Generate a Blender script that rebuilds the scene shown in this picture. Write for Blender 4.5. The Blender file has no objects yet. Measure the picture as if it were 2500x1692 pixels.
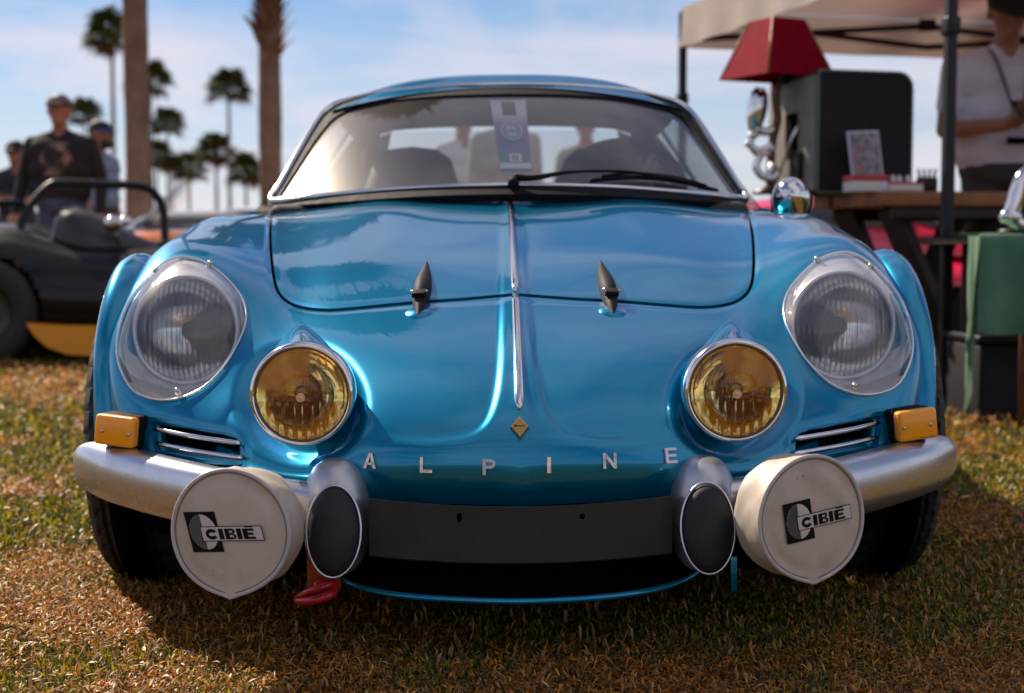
import bpy, bmesh, math, random
import numpy as np
from mathutils import Vector, Matrix, Euler
from mathutils.bvhtree import BVHTree

random.seed(7); rng = np.random.default_rng(11)
sc = bpy.context.scene
col = sc.collection
PI = math.pi

# ------------------------------------------------------------------ camera
FPX, IW, IH = 3750.0, 2500.0, 1692.0        # focal length in photo pixels
CAM_H = 0.67
PITCH = math.atan((846 - 600) / FPX)         # horizon sits at row 600
cam_d = bpy.data.cameras.new("camera")
cam = bpy.data.objects.new("camera", cam_d); col.objects.link(cam)
cam.location = (0, 0, CAM_H); cam.rotation_euler = (PI / 2 - PITCH, 0, 0)
cam_d.sensor_width = 36; cam_d.lens = 36 * FPX / IW
cam_d.clip_start = 0.05; cam_d.clip_end = 3000
cam_d.dof.use_dof = True; cam_d.dof.focus_distance = 2.47; cam_d.dof.aperture_fstop = 4.0
cam_d.dof.aperture_blades = 9
sc.camera = cam

# ------------------------------------------------------------------ sun + sky
SUN = Vector((-0.72, 0.84, 0.92)).normalized()
EL = math.asin(SUN.z); AZ = math.atan2(SUN.x, SUN.y)
sun_d = bpy.data.lights.new("sun", 'SUN'); sun_d.energy = 5.0; sun_d.angle = math.radians(0.6)
sun_d.color = (1.0, 0.86, 0.70)
sun = bpy.data.objects.new("sun", sun_d); col.objects.link(sun)
sun.rotation_euler = SUN.to_track_quat('Z', 'Y').to_euler()

world = bpy.data.worlds.new("World"); sc.world = world; world.use_nodes = True
nt = world.node_tree; nt.nodes.clear()
def N(nt, typ, **kw):
    n = nt.nodes.new(typ)
    for k, v in kw.items():
        if k in n.inputs.keys(): n.inputs[k].default_value = v
        else: setattr(n, k, v)
    return n
def ramp(nt, stops, interp='LINEAR'):
    n = nt.nodes.new('ShaderNodeValToRGB'); n.color_ramp.interpolation = interp
    el = n.color_ramp.elements
    while len(el) < len(stops): el.new(0.5)
    for e, (p, c) in zip(el, stops):
        e.position = p; e.color = tuple(c) + (1,) if len(c) == 3 else c
    return n
sky = N(nt, 'ShaderNodeTexSky'); sky.sky_type = 'NISHITA'; sky.sun_disc = False
sky.sun_elevation = EL; sky.sun_rotation = AZ; sky.air_density = 1.0; sky.dust_density = 0.05; sky.ozone_density = 3.5
tc = N(nt, 'ShaderNodeTexCoord')
sep = N(nt, 'ShaderNodeSeparateXYZ'); nt.links.new(tc.outputs['Generated'], sep.inputs[0])
# project the direction on a flat cloud deck so that streaks converge to the horizon
zc = N(nt, 'ShaderNodeMath', operation='MAXIMUM'); nt.links.new(sep.outputs[2], zc.inputs[0]); zc.inputs[1].default_value = 0.0
za = N(nt, 'ShaderNodeMath', operation='ADD'); nt.links.new(zc.outputs[0], za.inputs[0]); za.inputs[1].default_value = 0.22
dx_ = N(nt, 'ShaderNodeMath', operation='DIVIDE'); nt.links.new(sep.outputs[0], dx_.inputs[0]); nt.links.new(za.outputs[0], dx_.inputs[1])
dy_ = N(nt, 'ShaderNodeMath', operation='DIVIDE'); nt.links.new(sep.outputs[1], dy_.inputs[0]); nt.links.new(za.outputs[0], dy_.inputs[1])
cmb = N(nt, 'ShaderNodeCombineXYZ'); nt.links.new(dx_.outputs[0], cmb.inputs[0]); nt.links.new(dy_.outputs[0], cmb.inputs[1])
def cloud_layer(rot, scl, scale, detail, rough, dist, lo, hi, off):
    mp = N(nt, 'ShaderNodeMapping'); mp.inputs['Rotation'].default_value = (0, 0, math.radians(rot))
    mp.inputs['Scale'].default_value = scl; mp.inputs['Location'].default_value = off
    nt.links.new(cmb.outputs[0], mp.inputs[0])
    nz = N(nt, 'ShaderNodeTexNoise', Scale=scale, Detail=detail, Roughness=rough, Distortion=dist)
    nt.links.new(mp.outputs[0], nz.inputs['Vector'])
    r = ramp(nt, [(lo, (0, 0, 0)), (hi, (1, 1, 1))], 'EASE'); nt.links.new(nz.outputs[0], r.inputs[0])
    return r.outputs[0]
CLO, CHI, COX, COY = 0.42, 0.66, 9.4, 2.0
c1 = cloud_layer(20, (1.5, 1.1, 1), 0.85, 6, 0.52, 0.5, CLO, CHI, (COX, COY, 0))
c2 = cloud_layer(-32, (0.9, 2.2, 1), 0.8, 6, 0.55, 0.4, 0.43, 0.68, (7.3, 4.4, 0))
mx = N(nt, 'ShaderNodeMix', data_type='RGBA', blend_type='SCREEN'); mx.inputs[0].default_value = 1.0
nt.links.new(c1, mx.inputs[6]); nt.links.new(c2, mx.inputs[7])
den = N(nt, 'ShaderNodeMath', operation='MULTIPLY'); nt.links.new(mx.outputs[2], den.inputs[0]); den.inputs[1].default_value = 0.80
# veil that thickens to the horizon
veil = N(nt, 'ShaderNodeMapRange'); veil.inputs[1].default_value = 0.0; veil.inputs[2].default_value = 0.16
veil.inputs[3].default_value = 0.66; veil.inputs[4].default_value = 0.06
nt.links.new(zc.outputs[0], veil.inputs[0])
mx2 = N(nt, 'ShaderNodeMath', operation='MAXIMUM'); nt.links.new(den.outputs[0], mx2.inputs[0]); nt.links.new(veil.outputs[0], mx2.inputs[1])
tint = N(nt, 'ShaderNodeMix', data_type='RGBA', blend_type='MULTIPLY'); tint.inputs[0].default_value = 1.0
nt.links.new(sky.outputs[0], tint.inputs[6]); tint.inputs[7].default_value = (0.86, 0.98, 1.14, 1)
fin = N(nt, 'ShaderNodeMix', data_type='RGBA')
nt.links.new(mx2.outputs[0], fin.inputs[0]); nt.links.new(tint.outputs[2], fin.inputs[6]); fin.inputs[7].default_value = (10.2, 9.4, 10.3, 1)
bg = N(nt, 'ShaderNodeBackground', Strength=0.053); nt.links.new(fin.outputs[2], bg.inputs[0])
wo = N(nt, 'ShaderNodeOutputWorld'); nt.links.new(bg.outputs[0], wo.inputs[0])

sc.view_settings.view_transform = 'Standard'; sc.view_settings.look = 'None'
sc.view_settings.gamma = 1.0; sc.view_settings.exposure = 0.66
try: sc.view_settings.use_curve_mapping = False
except Exception: pass
sc.cycles.max_bounces = 10; sc.cycles.transparent_max_bounces = 24
sc.cycles.caustics_reflective = True; sc.cycles.caustics_refractive = True; sc.cycles.blur_glossy = 0.6
sc.cycles.use_denoising = True
sc.cycles.sample_clamp_indirect = 4.0

# ------------------------------------------------------------------ helpers
def pt(px, py, Y, cx=1250.0):
    """world point seen at photo pixel (px,py) at depth Y"""
    a = (px - cx) / FPX; b = (846 - py) / FPX
    dy = math.cos(PITCH) + b * math.sin(PITCH); dz = b * math.cos(PITCH) - math.sin(PITCH)
    t = Y / dy
    return Vector((a * t, Y, CAM_H + dz * t))
def zat(py, Y): return pt(1250, py, Y).z
def proj(V):
    V = np.asarray(V, float)
    x = V[..., 0]; y = V[..., 1]; z = V[..., 2] - CAM_H
    d = y * math.cos(PITCH) - z * math.sin(PITCH); u = y * math.sin(PITCH) + z * math.cos(PITCH)
    return np.stack([FPX * x / d, 846 - FPX * u / d], -1)          # (dx, py), dx from the centre column

MATS = {}
def mat(name, color=(0.5, 0.5, 0.5), rough=0.5, metal=0.0, coat=0.0, coat_rough=0.03, spec=0.5, var=0.0, vscale=8.0,
        bump=0.0, bscale=60.0, var_col=None, trans=0.0, ior=1.45, sheen=0.0, subsurf=0.0):
    if name in MATS: return MATS[name]
    m = bpy.data.materials.new(name); m.use_nodes = True; t = m.node_tree
    b = t.nodes['Principled BSDF']
    b.inputs['Base Color'].default_value = (*color, 1); b.inputs['Roughness'].default_value = rough
    b.inputs['Metallic'].default_value = metal; b.inputs['Coat Weight'].default_value = coat
    b.inputs['Coat Roughness'].default_value = coat_rough; b.inputs['Specular IOR Level'].default_value = spec
    b.inputs['Transmission Weight'].default_value = trans; b.inputs['IOR'].default_value = ior
    b.inputs['Sheen Weight'].default_value = sheen
    tcn = t.nodes.new('ShaderNodeTexCoord')
    if var > 0:
        nz = N(t, 'ShaderNodeTexNoise', Scale=vscale, Detail=6.0, Roughness=0.6); t.links.new(tcn.outputs['Object'], nz.inputs['Vector'])
        c2_ = var_col or tuple(max(0, c * (1 - var)) for c in color)
        r = ramp(t, [(0.32, color), (0.68, c2_)]); t.links.new(nz.outputs[0], r.inputs[0])
        t.links.new(r.outputs[0], b.inputs['Base Color'])
        rr = N(t, 'ShaderNodeMapRange'); rr.inputs[3].default_value = rough * 0.85; rr.inputs[4].default_value = min(1, rough * 1.2)
        t.links.new(nz.outputs[0], rr.inputs[0]); t.links.new(rr.outputs[0], b.inputs['Roughness'])
    if bump > 0:
        nb = N(t, 'ShaderNodeTexNoise', Scale=bscale, Detail=4.0); t.links.new(tcn.outputs['Object'], nb.inputs['Vector'])
        bp = N(t, 'ShaderNodeBump', Strength=bump, Distance=0.01); t.links.new(nb.outputs[0], bp.inputs['Height'])
        t.links.new(bp.outputs[0], b.inputs['Normal'])
    MATS[name] = m
    return m

def thin_glass(name, tint=(0.9, 0.92, 0.93), refl=1.0, dust_haze=0.0, rough=0.0, flute=None, add=0.0, film=0.0):
    """a single sheet of clear glass or plastic: fresnel reflection over straight transmission"""
    m = bpy.data.materials.new(name); m.use_nodes = True; t = m.node_tree; t.nodes.clear()
    tr = N(t, 'ShaderNodeBsdfTransparent'); tr.inputs[0].default_value = (*tint, 1)
    gl = N(t, 'ShaderNodeBsdfGlossy'); gl.inputs['Roughness'].default_value = rough
    lw = N(t, 'ShaderNodeFresnel', IOR=1.5)
    ge = t.nodes.new('ShaderNodeNewGeometry'); mb = N(t, 'ShaderNodeMapRange'); mb.inputs[3].default_value = 1.5; mb.inputs[4].default_value = 1 / 1.5
    t.links.new(ge.outputs['Backfacing'], mb.inputs[0]); t.links.new(mb.outputs[0], lw.inputs['IOR'])
    ml = N(t, 'ShaderNodeMath', operation='MULTIPLY_ADD'); t.links.new(lw.outputs[0], ml.inputs[0]); ml.inputs[1].default_value = refl; ml.inputs[2].default_value = add
    ml.use_clamp = True
    mx_ = N(t, 'ShaderNodeMixShader'); t.links.new(ml.outputs[0], mx_.inputs[0]); t.links.new(tr.outputs[0], mx_.inputs[1]); t.links.new(gl.outputs[0], mx_.inputs[2])
    last = mx_
    if dust_haze > 0:
        df = N(t, 'ShaderNodeBsdfDiffuse'); df.inputs[0].default_value = (0.75, 0.7, 0.66, 1)
        tl = N(t, 'ShaderNodeBsdfTranslucent'); tl.inputs[0].default_value = (0.85, 0.8, 0.75, 1)
        ds = N(t, 'ShaderNodeMixShader'); ds.inputs[0].default_value = 0.5
        t.links.new(df.outputs[0], ds.inputs[1]); t.links.new(tl.outputs[0], ds.inputs[2])
        tcn = t.nodes.new('ShaderNodeTexCoord')
        nz = N(t, 'ShaderNodeTexNoise', Scale=5.0, Detail=6.0, Roughness=0.65); t.links.new(tcn.outputs['Object'], nz.inputs['Vector'])
        mr = N(t, 'ShaderNodeMapRange'); mr.inputs[1].default_value = 0.3; mr.inputs[2].default_value = 0.75
        mr.inputs[3].default_value = dust_haze * 0.5; mr.inputs[4].default_value = dust_haze * 1.5
        t.links.new(nz.outputs[0], mr.inputs[0])
        m2 = N(t, 'ShaderNodeMixShader'); t.links.new(mr.outputs[0], m2.inputs[0]); t.links.new(last.outputs[0], m2.inputs[1]); t.links.new(ds.outputs[0], m2.inputs[2])
        last = m2
    if film > 0:
        g2 = N(t, 'ShaderNodeBsdfGlossy'); g2.inputs['Roughness'].default_value = 0.34; g2.inputs[0].default_value = (1, 0.95, 0.9, 1)
        m3 = N(t, 'ShaderNodeMixShader'); m3.inputs[0].default_value = film; t.links.new(last.outputs[0], m3.inputs[1]); t.links.new(g2.outputs[0], m3.inputs[2]); last = m3
    out = N(t, 'ShaderNodeOutputMaterial'); t.links.new(last.outputs[0], out.inputs[0])
    MATS[name] = m
    return m

def lens_glass(name, tint, refr=0.55, ior=1.32, dust_haze=0.05, refl=1.3):
    """moulded lamp glass: part straight, part bent by the flutes, with a fresnel sheen"""
    m = bpy.data.materials.new(name); m.use_nodes = True; t = m.node_tree; t.nodes.clear()
    tr = N(t, 'ShaderNodeBsdfTransparent'); tr.inputs[0].default_value = (*tint, 1)
    rf = N(t, 'ShaderNodeBsdfRefraction', IOR=ior); rf.inputs[0].default_value = (*tint, 1); rf.inputs['Roughness'].default_value = 0.03
    a = N(t, 'ShaderNodeMixShader'); a.inputs[0].default_value = refr; t.links.new(tr.outputs[0], a.inputs[1]); t.links.new(rf.outputs[0], a.inputs[2])
    gl = N(t, 'ShaderNodeBsdfGlossy'); gl.inputs['Roughness'].default_value = 0.02
    fr = N(t, 'ShaderNodeFresnel', IOR=1.5); ml = N(t, 'ShaderNodeMath', operation='MULTIPLY'); ml.use_clamp = True; t.links.new(fr.outputs[0], ml.inputs[0]); ml.inputs[1].default_value = refl
    b = N(t, 'ShaderNodeMixShader'); t.links.new(ml.outputs[0], b.inputs[0]); t.links.new(a.outputs[0], b.inputs[1]); t.links.new(gl.outputs[0], b.inputs[2])
    df = N(t, 'ShaderNodeBsdfDiffuse'); df.inputs[0].default_value = (0.7, 0.68, 0.64, 1)
    c = N(t, 'ShaderNodeMixShader'); c.inputs[0].default_value = dust_haze; t.links.new(b.outputs[0], c.inputs[1]); t.links.new(df.outputs[0], c.inputs[2])
    o = N(t, 'ShaderNodeOutputMaterial'); t.links.new(c.outputs[0], o.inputs[0]); MATS[name] = m
    return m

class MB:
    def __init__(s): s.v = []; s.f = []; s.m = []
    def add(s, v, f, mi=0):
        o = len(s.v); s.v.extend([tuple(p) for p in v])
        s.f.extend([tuple(i + o for i in q) for q in f]); s.m.extend([mi] * len(f)); return s
    def merge(s, vf, mi=0): return s.add(vf[0], vf[1], mi)

OFF = {}
def _root_off(p):
    while p is not None:
        if p.name in OFF: return OFF[p.name]
        p = p.parent
    return None
def obj(name, geo, mats, parent=None, smooth=True, kind=None, label=None, cat=None, group=None, world=True):
    if isinstance(geo, MB): v, f, mi = geo.v, geo.f, geo.m
    else: v, f = geo[0], geo[1]; mi = geo[2] if len(geo) > 2 else None
    off = _root_off(parent) if (parent is not None and world) else None
    v = np.asarray(v, float).reshape(-1, 3)
    if off is not None: v = v - np.array(off)
    me = bpy.data.meshes.new(name); me.from_pydata(v.tolist(), [], [tuple(q) for q in f])
    for m in (mats if isinstance(mats, (list, tuple)) else [mats]): me.materials.append(m)
    if mi is not None and len(mi): me.polygons.foreach_set('material_index', np.asarray(mi, dtype=np.int32))
    if smooth:
        me.polygons.foreach_set('use_smooth', np.ones(len(me.polygons), dtype=bool))
        if smooth is not True: me.set_sharp_from_angle(angle=math.radians(smooth))
    me.update()
    o = bpy.data.objects.new(name, me); col.objects.link(o)
    if parent is not None: o.parent = parent
    tag(o, label, cat, group, kind)
    return o
def tag(o, label=None, cat=None, group=None, kind=None):
    if label: o['label'] = label
    if cat: o['category'] = cat
    if group: o['group'] = group
    if kind: o['kind'] = kind
    return o
def thing(name, loc, label, cat, group=None, rot=(0, 0, 0)):
    o = bpy.data.objects.new(name, None); col.objects.link(o); o.location = loc; o.rotation_euler = rot
    o.empty_display_size = 0.1
    OFF[o.name] = tuple(loc)
    return tag(o, label, cat, group)
def copy_tree(o, parent=None):
    c = o.copy(); col.objects.link(c)
    if parent is not None: c.parent = parent
    for ch in list(o.children): copy_tree(ch, c)
    return c

# ---- geometry makers: all return (verts, faces)
def box(x0, x1, y0, y1, z0, z1):
    v = [(x, y, z) for x in (x0, x1) for y in (y0, y1) for z in (z0, z1)]
    f = [(0, 1, 3, 2), (4, 6, 7, 5), (0, 4, 5, 1), (2, 3, 7, 6), (0, 2, 6, 4), (1, 5, 7, 3)]
    return v, f
def bevbox(cx, cy, cz, sx, sy, sz, b=0.01, seg=3):
    bm = bmesh.new(); bmesh.ops.create_cube(bm, size=1.0)
    for q in bm.verts: q.co = Vector((q.co.x * sx, q.co.y * sy, q.co.z * sz))
    bmesh.ops.bevel(bm, geom=bm.edges[:], offset=b, segments=seg, profile=0.5, affect='EDGES')
    bm.verts.index_update()
    v = [(q.co.x + cx, q.co.y + cy, q.co.z + cz) for q in bm.verts]; f = [tuple(w.index for w in q.verts) for q in bm.faces]
    bm.free(); return v, f
def xform(vf, M):
    return [tuple(M @ Vector(p)) for p in vf[0]], vf[1]
def tube(pts, r, n=10, closed=False, caps=True, ell=None, up=None):
    P = [Vector(p) for p in pts]; m = len(P)
    R = r if isinstance(r, (list, tuple, np.ndarray)) else [r] * m
    T = []
    for i in range(m):
        a = P[(i - 1) % m] if (closed or i > 0) else P[i]; b = P[(i + 1) % m] if (closed or i < m - 1) else P[i]
        d = (b - a); T.append(d.normalized() if d.length > 1e-9 else Vector((0, 0, 1)))
    u0 = Vector(up) if up else (Vector((0, 0, 1)) if abs(T[0].z) < 0.9 else Vector((1, 0, 0)))
    nrm = (u0 - T[0] * u0.dot(T[0])).normalized()
    v = []; f = []
    for i in range(m):
        if up: nrm = (u0 - T[i] * u0.dot(T[i])).normalized()
        else: nrm = (nrm - T[i] * nrm.dot(T[i])).normalized()
        bi = T[i].cross(nrm)
        ea, eb = ell if ell else (1, 1)
        for k in range(n):
            a = 2 * PI * k / n
            v.append(tuple(P[i] + nrm * (math.cos(a) * R[i] * ea) + bi * (math.sin(a) * R[i] * eb)))
    for i in range(m if closed else m - 1):
        j = (i + 1) % m
        for k in range(n):
            l = (k + 1) % n
            f.append((i * n + k, i * n + l, j * n + l, j * n + k))
    if caps and not closed:
        f.append(tuple(range(n - 1, -1, -1))); f.append(tuple((m - 1) * n + k for k in range(n)))
    return v, f
def lathe(prof, n=48, M=None, a0=0.0, a1=2 * PI):
    """prof: (radius, height) list revolved about local Z"""
    full = abs(a1 - a0 - 2 * PI) < 1e-6; k = n if full else n + 1
    v = []; f = []
    for (r, h) in prof:
        for i in range(k):
            a = a0 + (a1 - a0) * i / n; v.append((r * math.cos(a), r * math.sin(a), h))
    for j in range(len(prof) - 1):
        for i in range(n):
            l = (i + 1) % k if full else i + 1
            f.append((j * k + i, j * k + l, (j + 1) * k + l, (j + 1) * k + i))
    if M is not None: v = [tuple(M @ Vector(p)) for p in v]
    return v, f
def grid_faces(n, m):
    a = np.arange(n * m).reshape(n, m)
    return np.stack([a[:-1, :-1], a[:-1, 1:], a[1:, 1:], a[1:, :-1]], -1).reshape(-1, 4)
def catmull(pts, sub=8, closed=False):
    P = np.asarray(pts, float); n = len(P); out = []
    rngs = range(n) if closed else range(n - 1)
    for i in rngs:
        p1, p2 = P[i], P[(i + 1) % n]
        p0 = P[(i - 1) % n] if (closed or i > 0) else 2 * p1 - p2
        p3 = P[(i + 2) % n] if (closed or i < n - 2) else 2 * p2 - p1
        for k in range(sub):
            t = k / sub
            out.append(0.5 * ((2 * p1) + (-p0 + p2) * t + (2 * p0 - 5 * p1 + 4 * p2 - p3) * t * t + (-p0 + 3 * p1 - 3 * p2 + p3) * t ** 3))
    if not closed: out.append(P[-1])
    return np.array(out)
def seg_dist(P, A, closed):
    """distance and side of 2-D points P to polyline A"""
    P = np.asarray(P, float).reshape(-1, 2)
    best = np.full(len(P), 1e18); side = np.zeros(len(P)); tt = np.zeros(len(P))
    n = len(A)
    for i in range(n if closed else n - 1):
        a = A[i]; b = A[(i + 1) % n]; d = b - a; L = d @ d + 1e-12
        t = np.clip(((P - a) @ d) / L, 0, 1); q = P - a - t[:, None] * d
        s = (q * q).sum(1); k = s < best
        best[k] = s[k]; side[k] = (d[0] * (P[k, 1] - a[1]) - d[1] * (P[k, 0] - a[0])); tt[k] = (i + t[k]) / n
    return np.sqrt(best), side, tt
def sdf_poly(P, A):
    """signed pixel distance, negative inside the closed polygon"""
    P = np.asarray(P, float); sh = P.shape[:-1]; Q = P.reshape(-1, 2)
    lo = A.min(0) - 60; hi = A.max(0) + 60
    out = np.full(len(Q), 60.0)
    k = np.where(((Q > lo) & (Q < hi)).all(1))[0]
    if len(k):
        q = Q[k]; d, _, _ = seg_dist(q, A, True)
        ins = np.zeros(len(q), bool); n = len(A)
        for i in range(n):
            a = A[i]; b = A[(i + 1) % n]
            c = (a[1] > q[:, 1]) != (b[1] > q[:, 1])
            with np.errstate(divide='ignore', invalid='ignore'):
                xx = (b[0] - a[0]) * (q[:, 1] - a[1]) / (b[1] - a[1]) + a[0]
            ins ^= c & (q[:, 0] < xx)
        out[k] = np.where(ins, -d, d)
    return out.reshape(sh)
class Patch:
    """quad grid that can be clipped exactly along level sets"""
    def __init__(s, V, Nn):
        n, m = V.shape[:2]
        s.v = [tuple(p) for p in V.reshape(-1, 3)]; s.n = [tuple(p) for p in Nn.reshape(-1, 3)]
        s.f = [tuple(q) for q in grid_faces(n, m).tolist()]
        s.cut = set()
    def copy(s):
        c = Patch.__new__(Patch); c.v = list(s.v); c.n = list(s.n); c.f = list(s.f); c.cut = set(s.cut); return c
    def clip(s, fn, mark=True):
        """keep where fn(verts)<0"""
        val = np.asarray(fn(np.array(s.v)), float)
        ins = val < 0; vl = val.tolist()
        new = []; cache = {}
        for q in s.f:
            k = [ins[i] for i in q]
            if all(k): new.append(q); continue
            if not any(k): continue
            poly = []
            for a in range(len(q)):
                i, j = q[a], q[(a + 1) % len(q)]
                if ins[i]: poly.append(i)
                if ins[i] != ins[j]:
                    key = (min(i, j), max(i, j))
                    if key not in cache:
                        i0, j0 = key
                        t = vl[i0] / (vl[i0] - vl[j0]); t = min(0.98, max(0.02, t))
                        pa, pb = s.v[i0], s.v[j0]; na, nb = s.n[i0], s.n[j0]
                        cache[key] = len(s.v)
                        s.v.append(tuple(pa[c] + (pb[c] - pa[c]) * t for c in range(3)))
                        s.n.append(tuple(na[c] + (nb[c] - na[c]) * t for c in range(3)))
                        if mark: s.cut.add(cache[key])
                    poly.append(cache[key])
            if len(poly) >= 3: new.append(tuple(poly))
        s.f = new
        return s
    def walls(s, depth, taper=0.0):
        """skirt pushed in along -normal on every clipped border edge"""
        cnt = {}
        for q in s.f:
            for a in range(len(q)):
                i, j = q[a], q[(a + 1) % len(q)]
                if i in s.cut and j in s.cut: cnt.setdefault((min(i, j), max(i, j)), []).append((i, j))
        mp = {}; wf = []
        def lo(i, d):
            k = (i, d)
            if k not in mp:
                p, n = s.v[i], s.n[i]; L = math.sqrt(sum(c * c for c in n)) or 1
                mp[k] = len(s.v); s.v.append(tuple(p[c] - n[c] / L * d for c in range(3))); s.n.append(n)
            return mp[k]
        for e, l in cnt.items():
            if len(l) != 1: continue
            i, j = l[0]
            wf.append((j, i, lo(i, 0.0012), lo(j, 0.0012))) if False else None
            wf.append((lo(j, 0.0), lo(i, 0.0), lo(i, depth), lo(j, depth)))
        return wf
    def compact(s, extra=()):
        fs = list(s.f) + list(extra); used = sorted({i for q in fs for i in q}); mp = {i: k for k, i in enumerate(used)}
        return [s.v[i] for i in used], [tuple(mp[i] for i in q) for q in fs]
def spline_mat(t, te):
    """natural cubic spline interpolation matrix from knots t to samples te"""
    n = len(t); h = np.diff(t)
    A = np.zeros((n, n)); B = np.zeros((n, n)); A[0, 0] = A[-1, -1] = 1
    for i in range(1, n - 1):
        A[i, i - 1] = h[i - 1]; A[i, i] = 2 * (h[i - 1] + h[i]); A[i, i + 1] = h[i]
        B[i, i - 1] = 6 / h[i - 1]; B[i, i] = -6 / h[i - 1] - 6 / h[i]; B[i, i + 1] = 6 / h[i]
    Mm = np.linalg.solve(A, B)
    out = np.zeros((len(te), n))
    for k, x in enumerate(te):
        i = min(max(np.searchsorted(t, x) - 1, 0), n - 2); hh = h[i]; a = (t[i + 1] - x) / hh; b = (x - t[i]) / hh
        out[k, i] += a; out[k, i + 1] += b
        out[k] += ((a ** 3 - a) * Mm[i] + (b ** 3 - b) * Mm[i + 1]) * hh * hh / 6
    return out
def grid_normals(V):
    du = np.gradient(V, axis=1); dv = np.gradient(V, axis=0)
    n = np.cross(du, dv); n /= np.linalg.norm(n, axis=-1, keepdims=True) + 1e-12
    return n
def gauss(V, it):
    for _ in range(it):
        P = np.pad(V, ((1, 1), (1, 1), (0, 0)), mode='reflect', reflect_type='odd')
        V = 0.25 * V * 1 + 0.125 * (P[1:-1, :-2] + P[1:-1, 2:] + P[:-2, 1:-1] + P[2:, 1:-1]) + 0.0625 * (P[:-2, :-2] + P[:-2, 2:] + P[2:, :-2] + P[2:, 2:])
    return V
def sstep(x, a, b):
    t = np.clip((x - a) / (b - a), 0, 1); return t * t * (3 - 2 * t)
def text_mesh(body, size, extrude=0.0, offset=0.0, spacing=1.0, res=4):
    cu = bpy.data.curves.new("txt", 'FONT'); cu.body = body; cu.size = size; cu.extrude = extrude; cu.offset = offset
    cu.align_x = 'CENTER'; cu.align_y = 'CENTER'; cu.space_character = spacing; cu.resolution_u = res
    o = bpy.data.objects.new("txt", cu); col.objects.link(o)
    bpy.context.view_layer.update()
    me = bpy.data.meshes.new_from_object(o.evaluated_get(bpy.context.evaluated_depsgraph_get()))
    v = [tuple(p.co) for p in me.vertices]; f = [tuple(p.vertices) for p in me.polygons]
    bpy.data.objects.remove(o); bpy.data.curves.remove(cu); bpy.data.meshes.remove(me)
    return v, f
def frame(origin, zdir, updir=(0, 0, 1)):
    z = Vector(zdir).normalized(); x = Vector(updir).cross(z)
    if x.length < 1e-6: x = Vector((1, 0, 0))
    x.normalize(); y = z.cross(x)
    M = Matrix((x, y, z)).transposed().to_4x4(); M.translation = Vector(origin); return M
def mirx(vf): return [(-p[0], p[1], p[2]) for p in vf[0]], [tuple(reversed(q)) for q in vf[1]]
# ================================================================== THE BLUE SPORTS CAR
paint = bpy.data.materials.new("blue_metallic_paint"); paint.use_nodes = True
_t = paint.node_tree; _b = _t.nodes['Principled BSDF']
_b.inputs['Base Color'].default_value = (0.001, 0.175, 0.40, 1); _b.inputs['Metallic'].default_value = 0.65; _b.inputs['Specular Tint'].default_value = (0.0, 0.45, 0.9, 1); _b.inputs['Coat IOR'].default_value = 1.45
_b.inputs['Roughness'].default_value = 0.29; _b.inputs['Coat Weight'].default_value = 1.0; _b.inputs['Coat Roughness'].default_value = 0.025
_tc = _t.nodes.new('ShaderNodeTexCoord')
_n1 = N(_t, 'ShaderNodeTexNoise', Scale=9.0, Detail=4.0); _t.links.new(_tc.outputs['Object'], _n1.inputs['Vector'])
_r1 = ramp(_t, [(0.3, (0.0, 0.205, 0.365)), (0.7, (0.0, 0.235, 0.38))]); _t.links.new(_n1.outputs[0], _r1.inputs[0])
_t.links.new(_r1.outputs[0], _b.inputs['Base Color'])
_v1 = N(_t, 'ShaderNodeTexVoronoi', Scale=1400.0); _t.links.new(_tc.outputs['Object'], _v1.inputs['Vector'])
_bp = N(_t, 'ShaderNodeBump', Strength=0.05, Distance=0.001); _t.links.new(_v1.outputs[0], _bp.inputs['Height'])
_t.links.new(_bp.outputs[0], _b.inputs['Normal'])
_n2 = N(_t, 'ShaderNodeTexNoise', Scale=3.0, Detail=2.0); _t.links.new(_tc.outputs['Object'], _n2.inputs['Vector'])
_bc = N(_t, 'ShaderNodeBump', Strength=0.02, Distance=0.02); _t.links.new(_n2.outputs[0], _bc.inputs['Height'])
_t.links.new(_bc.outputs[0], _b.inputs['Coat Normal'])
_n3 = N(_t, 'ShaderNodeTexNoise', Scale=700.0, Detail=1.0); _t.links.new(_tc.outputs['Object'], _n3.inputs['Vector'])
_r3 = N(_t, 'ShaderNodeMapRange'); _r3.inputs[1].default_value = 0.62; _r3.inputs[2].default_value = 0.8; _r3.inputs[3].default_value = 0.02; _r3.inputs[4].default_value = 0.22
_t.links.new(_n3.outputs[0], _r3.inputs[0]); _t.links.new(_r3.outputs[0], _b.inputs['Coat Roughness'])
satin = mat("satin_silver", (0.52, 0.52, 0.55), 0.36, 0.8, var=0.12, vscale=18)
chrome = mat("chrome", (0.78, 0.77, 0.76), 0.10, 1.0, var=0.12, vscale=30)
alu = mat("dull_silver_bumper", (0.62, 0.64, 0.70), 0.27, 0.95, var=0.14, vscale=14, bump=0.02, bscale=40)
rubber = mat("black_rubber", (0.008, 0.008, 0.009), 0.7, spec=0.2, var=0.3, vscale=40)
padm = mat("rubber_pad", (0.016, 0.016, 0.018), 0.6, bump=0.12, bscale=420, var=0.35, vscale=20)
platem = mat("black_plate", (0.030, 0.026, 0.022), 0.62, bump=0.06, bscale=300, var=0.3, vscale=18)
darkm = mat("dark_cavity", (0.003, 0.003, 0.004), 0.95, spec=0.03)  # near-black for shade in openings, also for plain black parts
cabin = mat("cabin_trim", (0.035, 0.033, 0.034), 0.8, var=0.3, vscale=12, bump=0.1, bscale=200)
silver = mat("silver_bucket", (0.62, 0.61, 0.63), 0.28, 0.35, var=0.1, vscale=25)
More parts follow.
